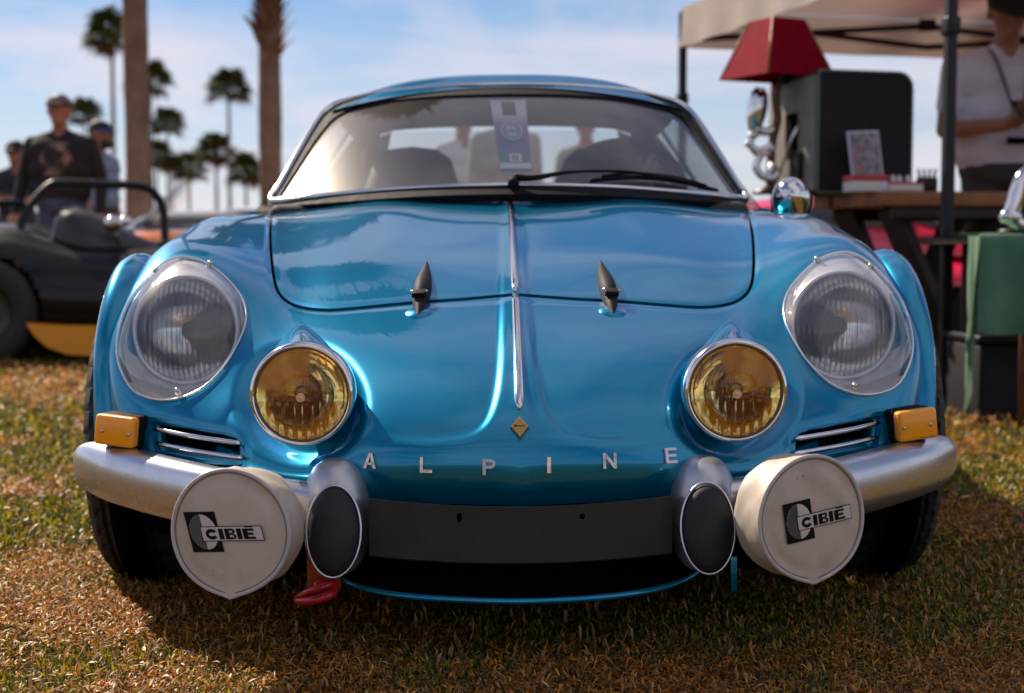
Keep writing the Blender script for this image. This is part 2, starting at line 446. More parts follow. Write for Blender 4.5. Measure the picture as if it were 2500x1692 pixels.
glassm = thin_glass("windscreen_glass", (0.86, 0.89, 0.90), refl=1.3, dust_haze=0.058, film=0.033)
coverm = thin_glass("clear_lamp_cover", (0.97, 0.98, 0.98), refl=1.7, dust_haze=0.006, film=0.005)
sideglass = thin_glass("side_glass", (0.85, 0.88, 0.9), refl=1.3, dust_haze=0.03)

CAR0 = (0.0, 3.12, 0.0)
car = thing("sports_car", CAR0, "blue metallic vintage rally coupe parked nose-on, amber driving lamps and white round lamp covers", "car")
car.location = (0.0065, 3.12, 0.0); car.rotation_euler = (0, -0.0065, 0.0125)

# control net: x, photo row, depth ; rows go from the chin over the nose to the screen
Z = lambda z, Y: (600 + (CAM_H - z) * FPX / Y)
NET = [
 [(0,1232,2.450),(.18,1226,2.460),(.36,1218,2.520),(.47,1203,2.580),(.55,1188,2.635),(.63,1168,2.69),(.715,1150,2.745),(.738,1150,2.80)],
 [(0,1150,2.418),(.18,1147,2.430),(.36,1140,2.495),(.47,1130,2.560),(.55,1115,2.615),(.63,1095,2.675),(.718,1090,2.745),(.740,1090,2.80)],
 [(0,1060,2.440),(.18,1058,2.455),(.36,1052,2.525),(.47,1045,2.590),(.55,1038,2.640),(.63,1030,2.690),(.721,1030,2.750),(.741,1030,2.80)],
 [(0, 960,2.510),(.18, 960,2.530),(.36, 960,2.600),(.475,960,2.660),(.55, 960,2.690),(.63, 955,2.715),(.724, 955,2.760),(.743, 955,2.80)],
 [(0, 850,2.640),(.18, 850,2.660),(.36, 850,2.715),(.47, 850,2.755),(.55, 850,2.765),(.635,850,2.775),(.727, 850,2.795),(.752, 850,2.83)],
 [(0, 719,2.860),(.18, 726,2.870),(.36, 741,2.885),(.46, 744,2.890),(.545,730,2.865),(.63, 718,2.865),(.735,725,2.900),(.764, 760,2.94)],
 [(0, 656,3.000),(.18, 658,3.005),(.36, 664,3.015),(.475,662,3.030),(.55, 634,3.000),(.63, 614,3.000),(.726, 628,3.040),(.762, 690,3.07)],
 [(0, 590,3.180),(.18, 591,3.185),(.36, 597,3.200),(.50, 602,3.220),(.575,579,3.200),(.645,566,3.200),(.720, 585,3.220),(.752, 640,3.25)],
 [(0, 506,3.500),(.18, 507,3.505),(.36, 514,3.520),(.53, 538,3.530),(.595,530,3.500),(.655,528,3.500),(.707, 541,3.510),(.738, 600,3.53)],
 [(0,Z(.800,3.66),3.66),(.18,Z(.799,3.68),3.68),(.36,Z(.790,3.745),3.745),(.55,Z(.766,3.88),3.88),(.605,Z(.758,3.92),3.92),(.655,Z(.750,3.95),3.95),(.695,Z(.732,3.96),3.96),(.72,Z(.68,3.96),3.96)],
]
P = np.array([[(x, Y, zat(py, Y)) for (x, py, Y) in row] for row in NET])
Pm = P[:, :0:-1].copy(); Pm[..., 0] *= -1
P = np.concatenate([Pm, P], 1)                                    # 10 x 15
cs = np.linalg.norm(np.diff(P, axis=1), axis=2).mean(0); cs = np.concatenate([[0], np.cumsum(cs)])
rs = np.linalg.norm(np.diff(P, axis=0), axis=2).mean(1); rs = np.concatenate([[0], np.cumsum(rs)])
NR, NC = 320, 460
Mr = spline_mat(rs, np.linspace(0, rs[-1], NR)); Mc = spline_mat(cs, np.linspace(0, cs[-1], NC))
V = np.einsum('ri,ijk,cj->rck', Mr, P, Mc)
V = gauss(V, 90)
V = 0.5 * (V + V[:, ::-1] * np.array([-1, 1, 1]))
Nn = grid_normals(V)
PX = proj(V); PXa = np.stack([np.abs(PX[..., 0]), PX[..., 1]], -1)
S_ = FPX / V[..., 1]                                               # photo pixels per metre at each vertex

HOOD = catmull([(0,719),(132,730),(257,738),(417,752),(475,753),(527,745),(560,728),(578,703),(586,665),(589,610),(588,570),(583,535),(570,512),(500,503),(300,493),(0,489)], 8)
HOODP = np.concatenate([HOOD, HOOD[-2:0:-1] * np.array([-1, 1])])
COVER = catmull([(806,624),(752,638),(699,681),(662,735),(661,795),(703,878),(758,938),(817,966),(873,970),(927,950),(957,905),(970,850),(961,788),(942,738),(913,696),(880,660),(846,634)], 8, True)
VENT = catmull([(887,1024),(785,1038),(705,1053),(674,1070),(666,1103),(674,1130),(705,1135),(785,1128),(860,1114),(880,1100),(889,1060)], 6, True)
SPINE = catmull([(22,480),(26,560),(30,640),(34,720),(39,800),(44,880),(56,960),(78,1020),(112,1052),(165,1066),(240,1070),(340,1064),(470,1040)], 8)

disp = np.zeros(V.shape[:2])
# rolled edges of the bonnet shut line
dh = sdf_poly(PX, HOODP) / S_
disp -= 0.0028 * np.exp(-(dh / 0.007) ** 2)
# raised spine and chin band, flat panels each side
d, side, tt = seg_dist(PXa.reshape(-1, 2), SPINE, False)
d = d.reshape(disp.shape); side = side.reshape(disp.shape); tt = tt.reshape(disp.shape)
sg = np.where(side > 0, -d, d) / S_ * 1000                          # mm, positive on the panel side
if sg[NR // 2, NC // 2] > 0: sg = -sg
amt = sstep(tt, 0.02, 0.45) * 0.75 + 0.25; amt = amt * (1 - sstep(tt, 0.80, 0.97))
reg = (PXa[..., 1] < 1110) & (PXa[..., 0] < 480)
disp -= np.where(reg, 0.0085 * amt * sstep(sg, -9, 9) * np.exp(-np.clip(sg, 0, None) / 75), 0)
# centre crease under the strip, pinched v at the chin
disp += 0.0028 * np.exp(-(V[..., 0] / 0.010) ** 2) * (PX[..., 1] < 1000) * sstep(PX[..., 1], 485, 520)
chin = sstep(PX[..., 1], 1120, 1215)
disp += 0.006 * chin * np.exp(-np.abs(V[..., 0]) / 0.03)
# scoop around the driving lamps
q = np.hypot(PXa[..., 0] - 530, (PXa[..., 1] - 985))
disp -= 0.030 * (1 - sstep(q, 95, 172))
# shallow dish round the vents
sv = sdf_poly(PXa, VENT) / S_
disp -= 0.004 * (1 - sstep(sv, 0.0, 0.012))
# seat of the lamp covers
scv = sdf_poly(PXa, COVER) / S_
disp -= 0.0016 * np.exp(-((scv - 0.002) / 0.004) ** 2)
V = V + Nn * disp[..., None]
V = gauss(V, 2)
Nn = grid_normals(V)
bodyV, bodyN = V, Nn
bvh = BVHTree.FromPolygons([Vector(p) for p in V.reshape(-1, 3)], [tuple(q) for q in grid_faces(NR, NC).tolist()])
EYE = Vector((0, 0, CAM_H))
def hit(dx, py):
    d = (pt(1250 + dx, py, 3.0) - EYE).normalized()
    p, n, i, _ = bvh.ray_cast(EYE, d)
    if p is None:
        for k in range(60):                                      # just off the silhouette: closest point of the shell
            q = EYE + d * (2.3 + 0.03 * k) / d.y; c = bvh.find_nearest(q)
            if p is None or c[3] < best: p, n, best = c[0], c[1], c[3]
    if n.dot(d) > 0: n = -n
    return p, n

def pxm(v):
    p = proj(v); s = FPX / v[:, 1]; return p, np.stack([np.abs(p[:, 0]), p[:, 1]], -1), s
def f_off(poly, sgn, off, both=True):
    def fn(v):
        p, a, s = pxm(v); return sgn * (sdf_poly(a if both else p, poly) / s) + off
    return fn
def f_gap(sgn):
    def fn(v):
        p, a, s = pxm(v); return sgn * (sdf_poly(p, HOODP) / s) + 0.0030 * (0.12 + 0.88 * sstep(p[:, 1], 500, 575))
    return fn
def side_only(sx): return lambda v: -sx * v[:, 0] - 1e-4
base = Patch(V, Nn)
LAMPC = (530, 959)
# ---- nose and wings (one shell)
b = base.copy()
b.clip(f_gap(-1)).clip(f_off(COVER, -1, 0.0)).clip(f_off(VENT, -1, 0.0))
def f_lamp(v):
    p, a, s = pxm(v); return 0.045 - np.hypot(a[:, 0] - 530, a[:, 1] - 962) / s
b.clip(f_lamp, mark=False)
w = b.walls(0.016)
bv, bf = b.compact(w)
body = obj("body", (bv, bf), [paint], car)
# ---- bonnet
h = base.copy(); h.clip(f_gap(1)); w = h.walls(0.014)
hood = obj("hood", h.compact(w), [paint], car)
obj("shut_line_seal", tube([tuple((hit(p[0], p[1])[0] - hit(p[0], p[1])[1] * 0.014)) for p in HOODP[::2]], 0.006, 6, closed=True), [darkm], hood)

# ---- headlamps behind clear covers
clear_lens = lens_glass("headlamp_lens", (0.97, 0.97, 0.97), 0.6, 1.36, 0.10)  # matte haze share lightens the lens in place of reflected light
refl = mat("reflector", (0.90, 0.89, 0.87), 0.09, 1.0, var=0.25, vscale=18)
rimm = mat("cover_edge", (0.75, 0.78, 0.80), 0.15, 0.6)
screwm = mat("screw_steel", (0.55, 0.53, 0.5), 0.25, 1.0)
for sx in (-1, 1):
    # housing bowl
    path = [hit(sx * p[0], p[1])[0] for p in COVER]
    cen = pt(1250 + sx * 800, 800, 2.875)
    tilt = Vector((sx * 0.10, -1, 0.10)).normalized()
    M = frame(cen, tilt)
    n = len(path); ring = []
    ref = (M.inverted() @ path[0]); 
    angs = [math.atan2((M.inverted() @ p).y, (M.inverted() @ p).x) for p in path]
    rows = []
    R0 = 0.1005
    for k, t in enumerate((0, 0.12, 0.3, 0.5, 0.7, 0.88, 1.0)):
        e = t ** 0.8; row = []
        for p, a in zip(path, angs):
            q = M @ Vector((R0 * math.cos(a), R0 * math.sin(a), 0.0))
            m = Vector(p).lerp(q, e)
            m += Vector((0, 1, 0)) * 0.018 * math.sin(PI * t)
            row.append(tuple(m))
        rows += row
    f = []
    for r in range(6):
        for k in range(n): f.append((r * n + k, r * n + (k + 1) % n, (r + 1) * n + (k + 1) % n, (r + 1) * n + k))
    head = obj("headlight", (rows, f), [silver], car)
    # bezel ring, reflector, fluted lens
    obj("bezel", lathe([(0.1005, -0.006), (0.104, 0.0), (0.1035, 0.008), (0.100, 0.012), (0.0955, 0.010), (0.0945, 0.002)], 64, M), [silver], head)
    obj("reflector", lathe([(0.0945 * math.sqrt(t_), math.sqrt(0.108 ** 2 - 0.0945 ** 2) - math.sqrt(0.108 ** 2 - 0.0945 ** 2 * t_)) for t_ in np.linspace(0, 1, 20)], 48, M), [refl], head)
    obj("bulb_shield", lathe([(0.0, -0.012), (0.010, -0.013), (0.016, -0.018), (0.018, -0.028), (0.016, -0.052)], 32, M), [darkm], head)
    # lens: domed disc with vertical flutes
    m_ = 120; xs = np.linspace(-1, 1, m_); vv = []; idx = {}; ff = []
    for i in range(m_):
        for j in range(60):
            y = -1 + 2 * j / 59; x = xs[i]
            # map square to disc
            u = x * math.sqrt(max(0, 1 - y * y / 2)); v_ = y * math.sqrt(max(0, 1 - x * x / 2))
            r = math.hypot(u, v_)
            zz = 0.020 * (1 - r * r) + 0.004
            fl = 0.0020 * abs(math.sin(u * 30)) if (abs(v_) > 0.28 or abs(u) > 0.16) else 0.0016 * abs(math.sin(u * 55))
            if v_ < -0.25 and abs(u) < 0.4: fl += 0.0006 * abs(math.sin(u * 60))
            vv.append(tuple(M @ Vector((u * 0.0945, v_ * 0.0945, zz - fl)))); 
    for i in range(m_ - 1):
        for j in range(59): ff.append((i * 60 + j, (i + 1) * 60 + j, (i + 1) * 60 + j + 1, i * 60 + j + 1))
    obj("lens", (vv, ff), [clear_lens], head)
    # clear cover, domed off the body surface
    c = base.copy(); c.clip(f_off(COVER, 1, -0.003)).clip(side_only(sx), mark=False)
    cv, cf = c.compact(); cv = np.array(cv)
    sd = -np.minimum(0, sdf_poly(np.abs(proj(cv)) * np.array([1, 1]), COVER)) / (FPX / cv[:, 1])
    bul = 0.0025 + 0.034 * (1 - np.exp(-sd / 0.030))
    dirv = np.array([sx * 0.10, -0.86, 0.45]); dirv /= np.linalg.norm(dirv)
    cv = cv + dirv * bul[:, None]
    cov = obj("headlight_cover", (cv, cf), [coverm], car)
    edge = [hit(sx * p[0], p[1]) for p in COVER[::2]]
    obj("cover_rim", tube([p + nn * 0.0028 for p, nn in edge], 0.0019, 6, closed=True), [rimm], cov)
    for (dx, py) in ((870, 661), (742, 644), (824, 952)):
        p, nn = hit(sx * dx, py)
        obj("screw", lathe([(0.0, 0.0075), (0.003, 0.007), (0.0052, 0.005), (0.006, 0.001), (0.006, -0.004)], 14, frame(p + nn * 0.004, nn)), [screwm], cov)

# ---- amber driving lamps
amber_lens = lens_glass("driving_lamp_lens", (1.0, 0.985, 0.90), 0.55, 1.40, 0.012, 0.8)
amberglass = mat("amber_bulb_glass", (1.0, 0.50, 0.006), 0.12, 0.0, coat=1.0, trans=0.0)
goldrefl = mat("driving_lamp_reflector", (0.98, 0.84, 0.50), 0.06, 1.0)
for sx in (-1, 1):
    cen = pt(1250 + sx * 530, 959, 2.488); fwd = Vector((sx * 0.03, -1, 0.02)).normalized(); M = frame(cen, fwd)
    # painted nacelle running back to a peak on the nose
    peak, pn = hit(sx * 526, 787)
    rows = []; n = 64; K = 14
    apex = peak + pn * 0.006 + Vector((0, 0.01, 0.0))
    for k in range(K + 1):
        t = k / K
        for i in range(n):
            a = 2 * PI * i / n
            c0 = M @ Vector((0.0835 * math.cos(a), 0.0835 * math.sin(a), -0.030))
            e = t * (0.93 + 0.07 * math.sin(a))
            q = c0.lerp(apex, e) + Vector((0, 0, 0.004 * math.sin(PI * t)))
            rows.append(tuple(q))
    f = [(k * n + i, (k + 1) * n + i, (k + 1) * n + (i + 1) % n, k * n + (i + 1) % n) for k in range(K) for i in range(n)]
    dl = obj("driving_lamp", (rows, f), [paint], car)
    obj("lamp_bezel", lathe([(0.0815, -0.055), (0.0845, -0.045), (0.0862, -0.026), (0.0862, -0.010), (0.0842, 0.002), (0.0805, 0.0065), (0.0775, 0.006), (0.0768, 0.0), (0.0765, -0.01)], 72, M), [chrome], dl)
    obj("lamp_gasket", lathe([(0.0775, 0.003), (0.0762, 0.0045), (0.0745, 0.004), (0.0738, -0.004)], 72, M), [mat("lamp_gasket", (0.10, 0.07, 0.04), 0.4)], dl)
    prof = [(0.0745 * math.sqrt(t), -0.003 + math.sqrt(0.085 ** 2 - 0.0745 ** 2) - math.sqrt(0.085 ** 2 - 0.0745 ** 2 * t)) for t in np.linspace(0.0, 1, 26)]
    obj("reflector", lathe(prof, 56, M), [goldrefl], dl)
    bc = M @ Vector((sx * 0.015, 0.010, -0.020))
    obj("bulb", lathe([(0.0, 0.016), (0.006, 0.0145), (0.011, 0.009), (0.0135, 0.002), (0.0135, -0.006), (0.011, -0.012), (0.008, -0.020), (0.008, -0.028)], 32, frame(bc, fwd)), [amberglass], dl)
    obj("bulb_shade", lathe([(0.0, 0.0), (0.008, -0.0008), (0.012, -0.003), (0.013, -0.007)], 28, frame(M @ Vector((0, 0.002, 0.001)), fwd)), [mat("bulb_shade", (0.30, 0.15, 0.04), 0.25, 0.8)], dl)
    vv = []; ff = []; m_, k_ = 110, 70
    for i in range(m_):
        for j in range(k_):
            x = -1 + 2 * i / (m_ - 1); y = -1 + 2 * j / (k_ - 1)
            u = x * math.sqrt(max(0, 1 - y * y / 2)); v_ = y * math.sqrt(max(0, 1 - x * x / 2)); r = math.hypot(u, v_)
            zz = 0.011 * (1 - r * r) + 0.002
            if v_ < -0.12: fl = 0.0042 * abs(math.sin(u * 16)) * sstep(-v_, 0.12, 0.3) + (0.0016 * abs(math.sin(u * 40)) if abs(u) < 0.5 and v_ > -0.62 else 0)
            elif (u / 0.42) ** 2 + ((v_ - 0.12) / 0.30) ** 2 < 1: fl = 0.0012 * abs(math.sin(u * 44)) + 0.002
            else: fl = 0.0022 * abs(math.sin(u * 7 + 0.6))
            vv.append(tuple(M @ Vector((u * 0.0745, v_ * 0.0745, zz - fl))))
    for i in range(m_ - 1):
        for j in range(k_ - 1): ff.append((i * k_ + j, (i + 1) * k_ + j, (i + 1) * k_ + j + 1, i * k_ + j + 1))
    obj("lens", (vv, ff), [amber_lens], dl)
    obj("lens_emblem", lathe([(0.0075, 0.0), (0.0068, 0.0012), (0.0055, 0.0), (0.0035, 0.001), (0.0, 0.0012)], 20, frame(M @ Vector((0, -0.004, 0.0135)), fwd)), [mat("lens_emblem", (0.75, 0.45, 0.25), 0.2, 0.3)], dl)

# ---- air vents with chrome bars
for sx in (-1, 1):
    c = base.copy(); c.clip(f_off(VENT, 1, -0.001)).clip(side_only(sx), mark=False)
    cv, cf = c.compact(); cv = np.array(cv)
    sd = -np.minimum(0, sdf_poly(np.abs(proj(cv)), VENT)) / (FPX / cv[:, 1])
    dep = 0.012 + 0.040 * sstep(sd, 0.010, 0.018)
    vent = obj("air_vent", (cv + np.array([0, 1, 0.25]) * dep[:, None], cf, [1 if np.mean(sd[list(q)]) > 0.0145 else 0 for q in cf]), [paint, darkm], car)  # deep faces coloured near-black for the shade of the opening
    for (a, bb) in (((882, 1041), (673, 1079)), ((877, 1075), (669, 1114))):
        p, n1 = hit(sx * a[0], a[1]); q_, n2 = hit(sx * bb[0], bb[1])
        p = p + n1 * 0.004; q_ = q_ + n2 * 0.004; mid = (p + q_) / 2 + Vector((sx * 0.004, -0.006, 0))
        ps = catmull([p, mid, q_], 8)
        obj("vent_bar", tube(ps, [0.003] + [0.0045] * (len(ps) - 2) + [0.003], 12), [chrome], vent)

# ---- wheel-arch flares
for sx in (-1, 1):
    vv = []; K = 90; secs = [(-0.045, -0.085), (0.004, -0.062), (0.015, -0.045), (0.020, -0.030), (0.0195, -0.016), (0.014, -0.005), (0.006, 0.0), (0.0, -0.002), (-0.005, -0.008), (-0.006, -0.03)]
    for k in range(K + 1):
        th = math.radians(-3 + 205 * k / K); c_, s_ = math.cos(th), math.sin(th)
        g = sstep(math.degrees(th), 5, 60) if th < PI / 2 else 1.0
        xl = 0.772 + 0.010 * sstep(math.degrees(th), 0, 40) - (0.004 * sstep(math.degrees(th), 62, 90))
        for (dr, dxx) in secs:
            e = dr * (0.45 + 0.55 * g) if dr > 0 else dr
            rh, rv = 0.316 + e, 0.340 + e
            vv.append((sx * (xl + dxx), 3.12 - rh * c_, 0.30 + rv * s_))
    m_ = len(secs); f = []
    for k in range(K):
        for j in range(m_ - 1):
            qd = (k * m_ + j, k * m_ + j + 1, (k + 1) * m_ + j + 1, (k + 1) * m_ + j)
            f.append(qd if sx > 0 else tuple(reversed(qd)))
    obj("wheel_arch_flare", (vv, f), [paint], car)
    obj("wheel_arch_liner", lathe([(0.0, 0.0), (0.306, 0.0), (0.306, 0.045)], 40, Matrix.Translation((sx * 0.712, 3.12, 0.30)) @ Matrix.Rotation(sx * PI / 2, 4, 'Y')), [darkm], car)

# ---- bumpers
def bumper(sx):
    ctl = [(1030, 1118, 2.90, .55), (1040, 1125, 2.84, .80), (1012, 1134, 2.775, 1.0), (960, 1152, 2.70, 1.06), (840, 1185, 2.605, 1.08), (720, 1212, 2.525, 1.05), (600, 1232, 2.475, 1.0), (480, 1245, 2.455, .95)]
    pts = [tuple(pt(1250 + sx * a, b_, Y)) for a, b_, Y, _ in ctl]; rr = [r_ for *_, r_ in ctl]
    pc = catmull(pts, 8); rc = catmull([(r_, 0) for r_ in rr], 8)[:, 0]
    n = 28; v = []; f = []
    for i in range(len(pc)):
        a = pc[max(i - 1, 0)]; b_ = pc[min(i + 1, len(pc) - 1)]; T = Vector(b_ - a).normalized()
        up = Vector((0, 0, 1)); out = T.cross(up).normalized()
        if out.y > 0 or (abs(out.y) < 0.2 and out.x * sx < 0): out = -out
        out = (out - T * out.dot(T)).normalized()
        for k in range(n):
            t = 2 * PI * k / n; ex = math.cos(t); ey = math.sin(t)
            # flattened bull-nose
            hx = 0.036 * (abs(ex) ** 0.8) * (1 if ex > 0 else -1); hz = 0.049 * (abs(ey) ** 0.75) * (1 if ey > 0 else -1)
            if ex < 0: hx *= 0.55
            v.append(tuple(Vector(pc[i]) + out * hx * rc[i] + up * hz * rc[i]))
    for i in range(len(pc) - 1):
        for k in range(n):
            qd = (i * n + k, i * n + (k + 1) % n, (i + 1) * n + (k + 1) % n, (i + 1) * n + k); f.append(qd if sx < 0 else tuple(reversed(qd)))
    f.append(tuple(range(n))); f.append(tuple((len(pc) - 1) * n + k for k in range(n)))
    return v, f
for sx in (-1, 1):
    bo = obj("front_bumper", bumper(sx), [alu], car, smooth=60)
    # over-rider: silver egg with an oval rubber pad
    cen = pt(1250 + sx * 452, 1262, 2.445)
    n, m_ = 40, 28; v = []; f = []
    for j in range(m_ + 1):
        ph = -PI / 2 + PI * j / m_
        for i in range(n):
            th = 2 * PI * i / n
            x = 0.0555 * math.cos(ph) ** 0.72 * math.cos(th); y = 0.072 * math.cos(ph) ** 0.75 * math.sin(th); z = 0.094 * math.sin(ph)
            if y < 0: y *= (0.84 + 0.2 * max(0, -z / 0.094))
            v.append((cen.x + x, cen.y + y + 0.02, cen.z + z))
    for j in range(m_):
        for i in range(n): f.append((j * n + i, j * n + (i + 1) % n, (j + 1) * n + (i + 1) % n, (j + 1) * n + i))
    ov = obj("bumper_overrider", (v, f), [satin], car)
    pc_ = pt(1250 + sx * 458, 1293, 2.378); Mp = frame(pc_, (sx * 0.04, -1, 0.22)); v = []; f = []
    K = 10; n = 44
    for k in range(K + 1):
        r = k / K
        for i in range(n):
            th = 2 * PI * i / n
            z = 0.017 * (1 - r ** 2.4) - (0.0 if k < K else 0.012)
            v.append(tuple(Mp @ Vector((0.0415 * r * math.cos(th), 0.0705 * r * math.sin(th), z))))
    for k in range(K):
        for i in range(n): f.append((k * n + i, (k + 1) * n + i, (k + 1) * n + (i + 1) % n, k * n + (i + 1) % n))
    obj("rubber_pad", (v, f), [padm], ov)
    obj("pad_lip", tube([Mp @ Vector((0.0425 * math.cos(2 * PI * i / 48), 0.0715 * math.sin(2 * PI * i / 48), -0.004)) for i in range(48)], 0.0022, 8, closed=True), [alu], ov)

# ---- plate panel, chin spoiler, dark mouth
vv = []; top = []; K = 40
def plate_pt(s, t, y):
    dx = 370 * s; py = (1236 - 24 * s * s) * (1 - t) + (1378 - 22 * s * s) * t
    return tuple(pt(1250 + dx, py, 2.392 + 0.022 * s * s + y))
m = MB()
rowsec = [(0.0, 0.022), (0.0, 0.006), (0.025, 0.0), (0.5, 0.0), (0.975, 0.0), (1.0, 0.004), (1.0, 0.022)]
for k in range(K + 1):
    s = -1 + 2 * k / K
    for (t, y) in rowsec: m.v.append(plate_pt(s, t, y))
for k in range(K):
    for j in range(len(rowsec) - 1): m.f.append((k * 7 + j, k * 7 + j + 1, (k + 1) * 7 + j + 1, (k + 1) * 7 + j)); m.m.append(0)
m.f.append(tuple(range(6, -1, -1))); m.m.append(0); m.f.append(tuple(K * 7 + j for j in range(7))); m.m.append(0)
plate = obj("plate_panel", m, [platem], car, smooth=40)
for s, hh in ((-0.405, 1.7), (0.405, 1.0)):
    p = Vector(plate_pt(s, 0.21, 0)); obj("screw_hole", lathe([(0.0, 0.0005), (0.0036, 0.0008), (0.0045, 0.0002)], 14, frame(p, (0, -1, 0)) @ Matrix.Scale(hh, 4, (0, 1, 0))), [darkm], plate)
lip = [(-470, 1352, 2.60), (-448, 1392, 2.535), (-415, 1420, 2.485), (-330, 1444, 2.445), (-200, 1459, 2.42), (0, 1467, 2.408), (200, 1459, 2.42), (330, 1441, 2.445), (415, 1412, 2.485), (448, 1384, 2.535), (470, 1345, 2.60)]
lp = catmull([tuple(pt(1250 + a, b_, Y)) for a, b_, Y in lip], 8)
m = MB(); n = len(lp)
m.v = [tuple(p + np.array([0, -0.000, 0.0045])) for p in lp] + [tuple(p + np.array([0, -0.006, 0.0015])) for p in lp] + [tuple(p + np.array([0, -0.006, -0.003])) for p in lp] + [tuple(p + np.array([0, 0.0, -0.006])) for p in lp] + [tuple(p * np.array([0.97, 1, 1]) + np.array([0, 0.10, -0.004])) for p in lp]
for r in range(4):
    for k in range(n - 1): m.f.append((r * n + k, (r + 1) * n + k, (r + 1) * n + k + 1, r * n + k + 1)); m.m.append(0)
obj("chin_spoiler", m, [paint], car)
m = MB(); m.v = [tuple(p + np.array([0, 0.0, 0.0045])) for p in lp] + [tuple(p * np.array([0.97, 1, 1]) + np.array([0, 0.12, 0.02])) for p in lp] + [tuple(p * np.array([0.97, 1, 1]) + np.array([0, 0.16, 0.20])) for p in lp]
for r in range(2):
    for k in range(n - 1): m.f.append((r * n + k, r * n + k + 1, (r + 1) * n + k + 1, (r + 1) * n + k)); m.m.append(0)
obj("mouth_shade_liner", m, [darkm], car)  # black sheet painting the shade inside the mouth
# under-nose closing panel behind the bumpers, and floor
m = MB(); r0 = bodyV[0]
m.v = [tuple(p) for p in r0[::6]] + [tuple(p * np.array([0.98, 1, 1]) + np.array([0, 0.02, -0.03])) for p in r0[::6]] + [(p[0] * 0.95, p[1] + 0.10, 0.14) for p in r0[::6]]
n = len(r0[::6])
for r in range(2):
    for k in range(n - 1): m.f.append((r * n + k, (r + 1) * n + k, (r + 1) * n + k + 1, r * n + k + 1)); m.m.append(1)
obj("front_valance", m, [paint, darkm], car)
obj("underfloor", box(-0.56, 0.56, 2.62, 5.9, 0.11, 0.13), [darkm], car, smooth=False)
obj("front_bulkhead", box(-0.50, 0.50, 2.70, 2.72, 0.13, 0.42), [darkm], car, smooth=False)

# ---- centre strips, letters, badge
for (y0, y1, w0, w1) in ((492, 712, .0066, .0068), (722, 1000, .0064, .0078)):
    pts = []; rr = []
    for k in range(25):
        t = k / 24; p, n_ = hit(0, y0 + (y1 - y0) * t); pts.append(p + n_ * 0.0015)
        w_ = w0 + (w1 - w0) * t
        if k == 24: w_ *= 0.25
        if k == 23: w_ *= 0.85
        rr.append(w_)
    obj("chrome_strip", tube(pts, rr, 12, ell=(0.62, 1.0)), [chrome], car)
letm = mat("letter_chrome", (0.80, 0.72, 0.62), 0.18, 1.0, var=0.35, vscale=120, var_col=(0.45, 0.30, 0.20))
letS = mat("letter_silver", (0.72, 0.70, 0.74), 0.35, 0.4, var=0.15, vscale=120)
def strokes(rects, d=0.0045):
    m = MB()
    for poly in rects:
        n = len(poly); v = [(x, y, 0) for x, y in poly] + [(x * 1.0, y * 1.0, d) for x, y in poly]
        f = [tuple(range(n, 2 * n))] + [(i, (i + 1) % n, n + (i + 1) % n, n + i) for i in range(n)]
        m.add(v, f)
    return m
def R_(x0, x1, y0, y1): return [(x0, y0), (x1, y0), (x1, y1), (x0, y1)]
h_ = 0.0118; s_ = 0.0046
arcP = [(0.002 + 0.0075 * math.cos(a), 0.0048 + 0.0070 * math.sin(a)) for a in np.linspace(-PI / 2, PI / 2, 9)]
arcI = [(0.002 + 0.0030 * math.cos(a), 0.0048 + 0.0026 * math.sin(a)) for a in np.linspace(-PI / 2, PI / 2, 9)]
LET = {
 'A': [[(-.0100, -h_), (-.0052, -h_), (.0012, h_), (-.0026, h_)], [(.0052, -h_), (.0100, -h_), (.0026, h_), (-.0012, h_)], R_(-.0055, .0055, -.0066, -.0028)],
 'L': [R_(-.0088, -.0042, -h_, h_), R_(-.0042, .0096, -h_, -h_ + .0046)],
 'P': [R_(-.0095, -.0048, -h_, h_), R_(-.0048, .002, .0074, h_), R_(-.0048, .002, -.0022, .0022)] + [[arcI[i], arcP[i], arcP[i + 1], arcI[i + 1]] for i in range(8)],
 'I': [R_(-.0028, .0028, -h_, h_)],
 'N': [R_(-.0102, -.0058, -h_, h_), R_(.0058, .0102, -h_, h_), [(-.0058, h_), (-.0058, h_ - .008), (.0058, -h_), (.0058, -h_ + .008)]],
 'E': [R_(-.0088, -.0044, -h_, h_), R_(-.0044, .0094, h_ - .0042, h_), R_(-.0044, .0086, -.0020, .0020), R_(-.0044, .0094, -h_, -h_ + .0042)],
}
for ch, px, py in (('A', 910, 1122), ('L', 1044, 1133), ('P', 1197, 1139), ('I', 1343, 1136), ('N', 1491, 1127), ('E', 1640, 1116)):
    p, n_ = hit(px - 1273, py)
    M = frame(p + n_ * 0.0005, n_)
    g = strokes(LET[ch]); g.v = [tuple(M @ Vector((q_[0] * 1.08, q_[1] * 1.06, q_[2]))) for q_ in g.v]
    obj("letter_" + ch.lower(), g, [letS if ch in 'PE' else letm], car, smooth=False)
p, n_ = hit(0, 1046); M = frame(p + n_ * 0.001, n_)
gold = mat("badge_gold", (0.75, 0.45, 0.12), 0.3, 0.9, var=0.2, vscale=200); badge_edge = mat("badge_edge", (0.35, 0.27, 0.16), 0.3, 1.0)
def diamond(a, bb, z0, z1, inset=0.86):
    o_ = [(0, bb), (a, 0), (0, -bb), (-a, 0)]
    v = [(x, y, z0) for x, y in o_] + [(x * inset, y * inset, z1) for x, y in o_]
    return v, [(4, 7, 6, 5)] + [(i, (i + 1) % 4, 4 + (i + 1) % 4, 4 + i) for i in range(4)]
bd = obj("badge", xform(diamond(0.0163, 0.0232, -0.003, 0.005), M), [badge_edge], car, smooth=False)
obj("badge_face", xform(diamond(0.0126, 0.0185, 0.005, 0.0062, 0.97), M), [gold], bd, smooth=False)
m = MB()
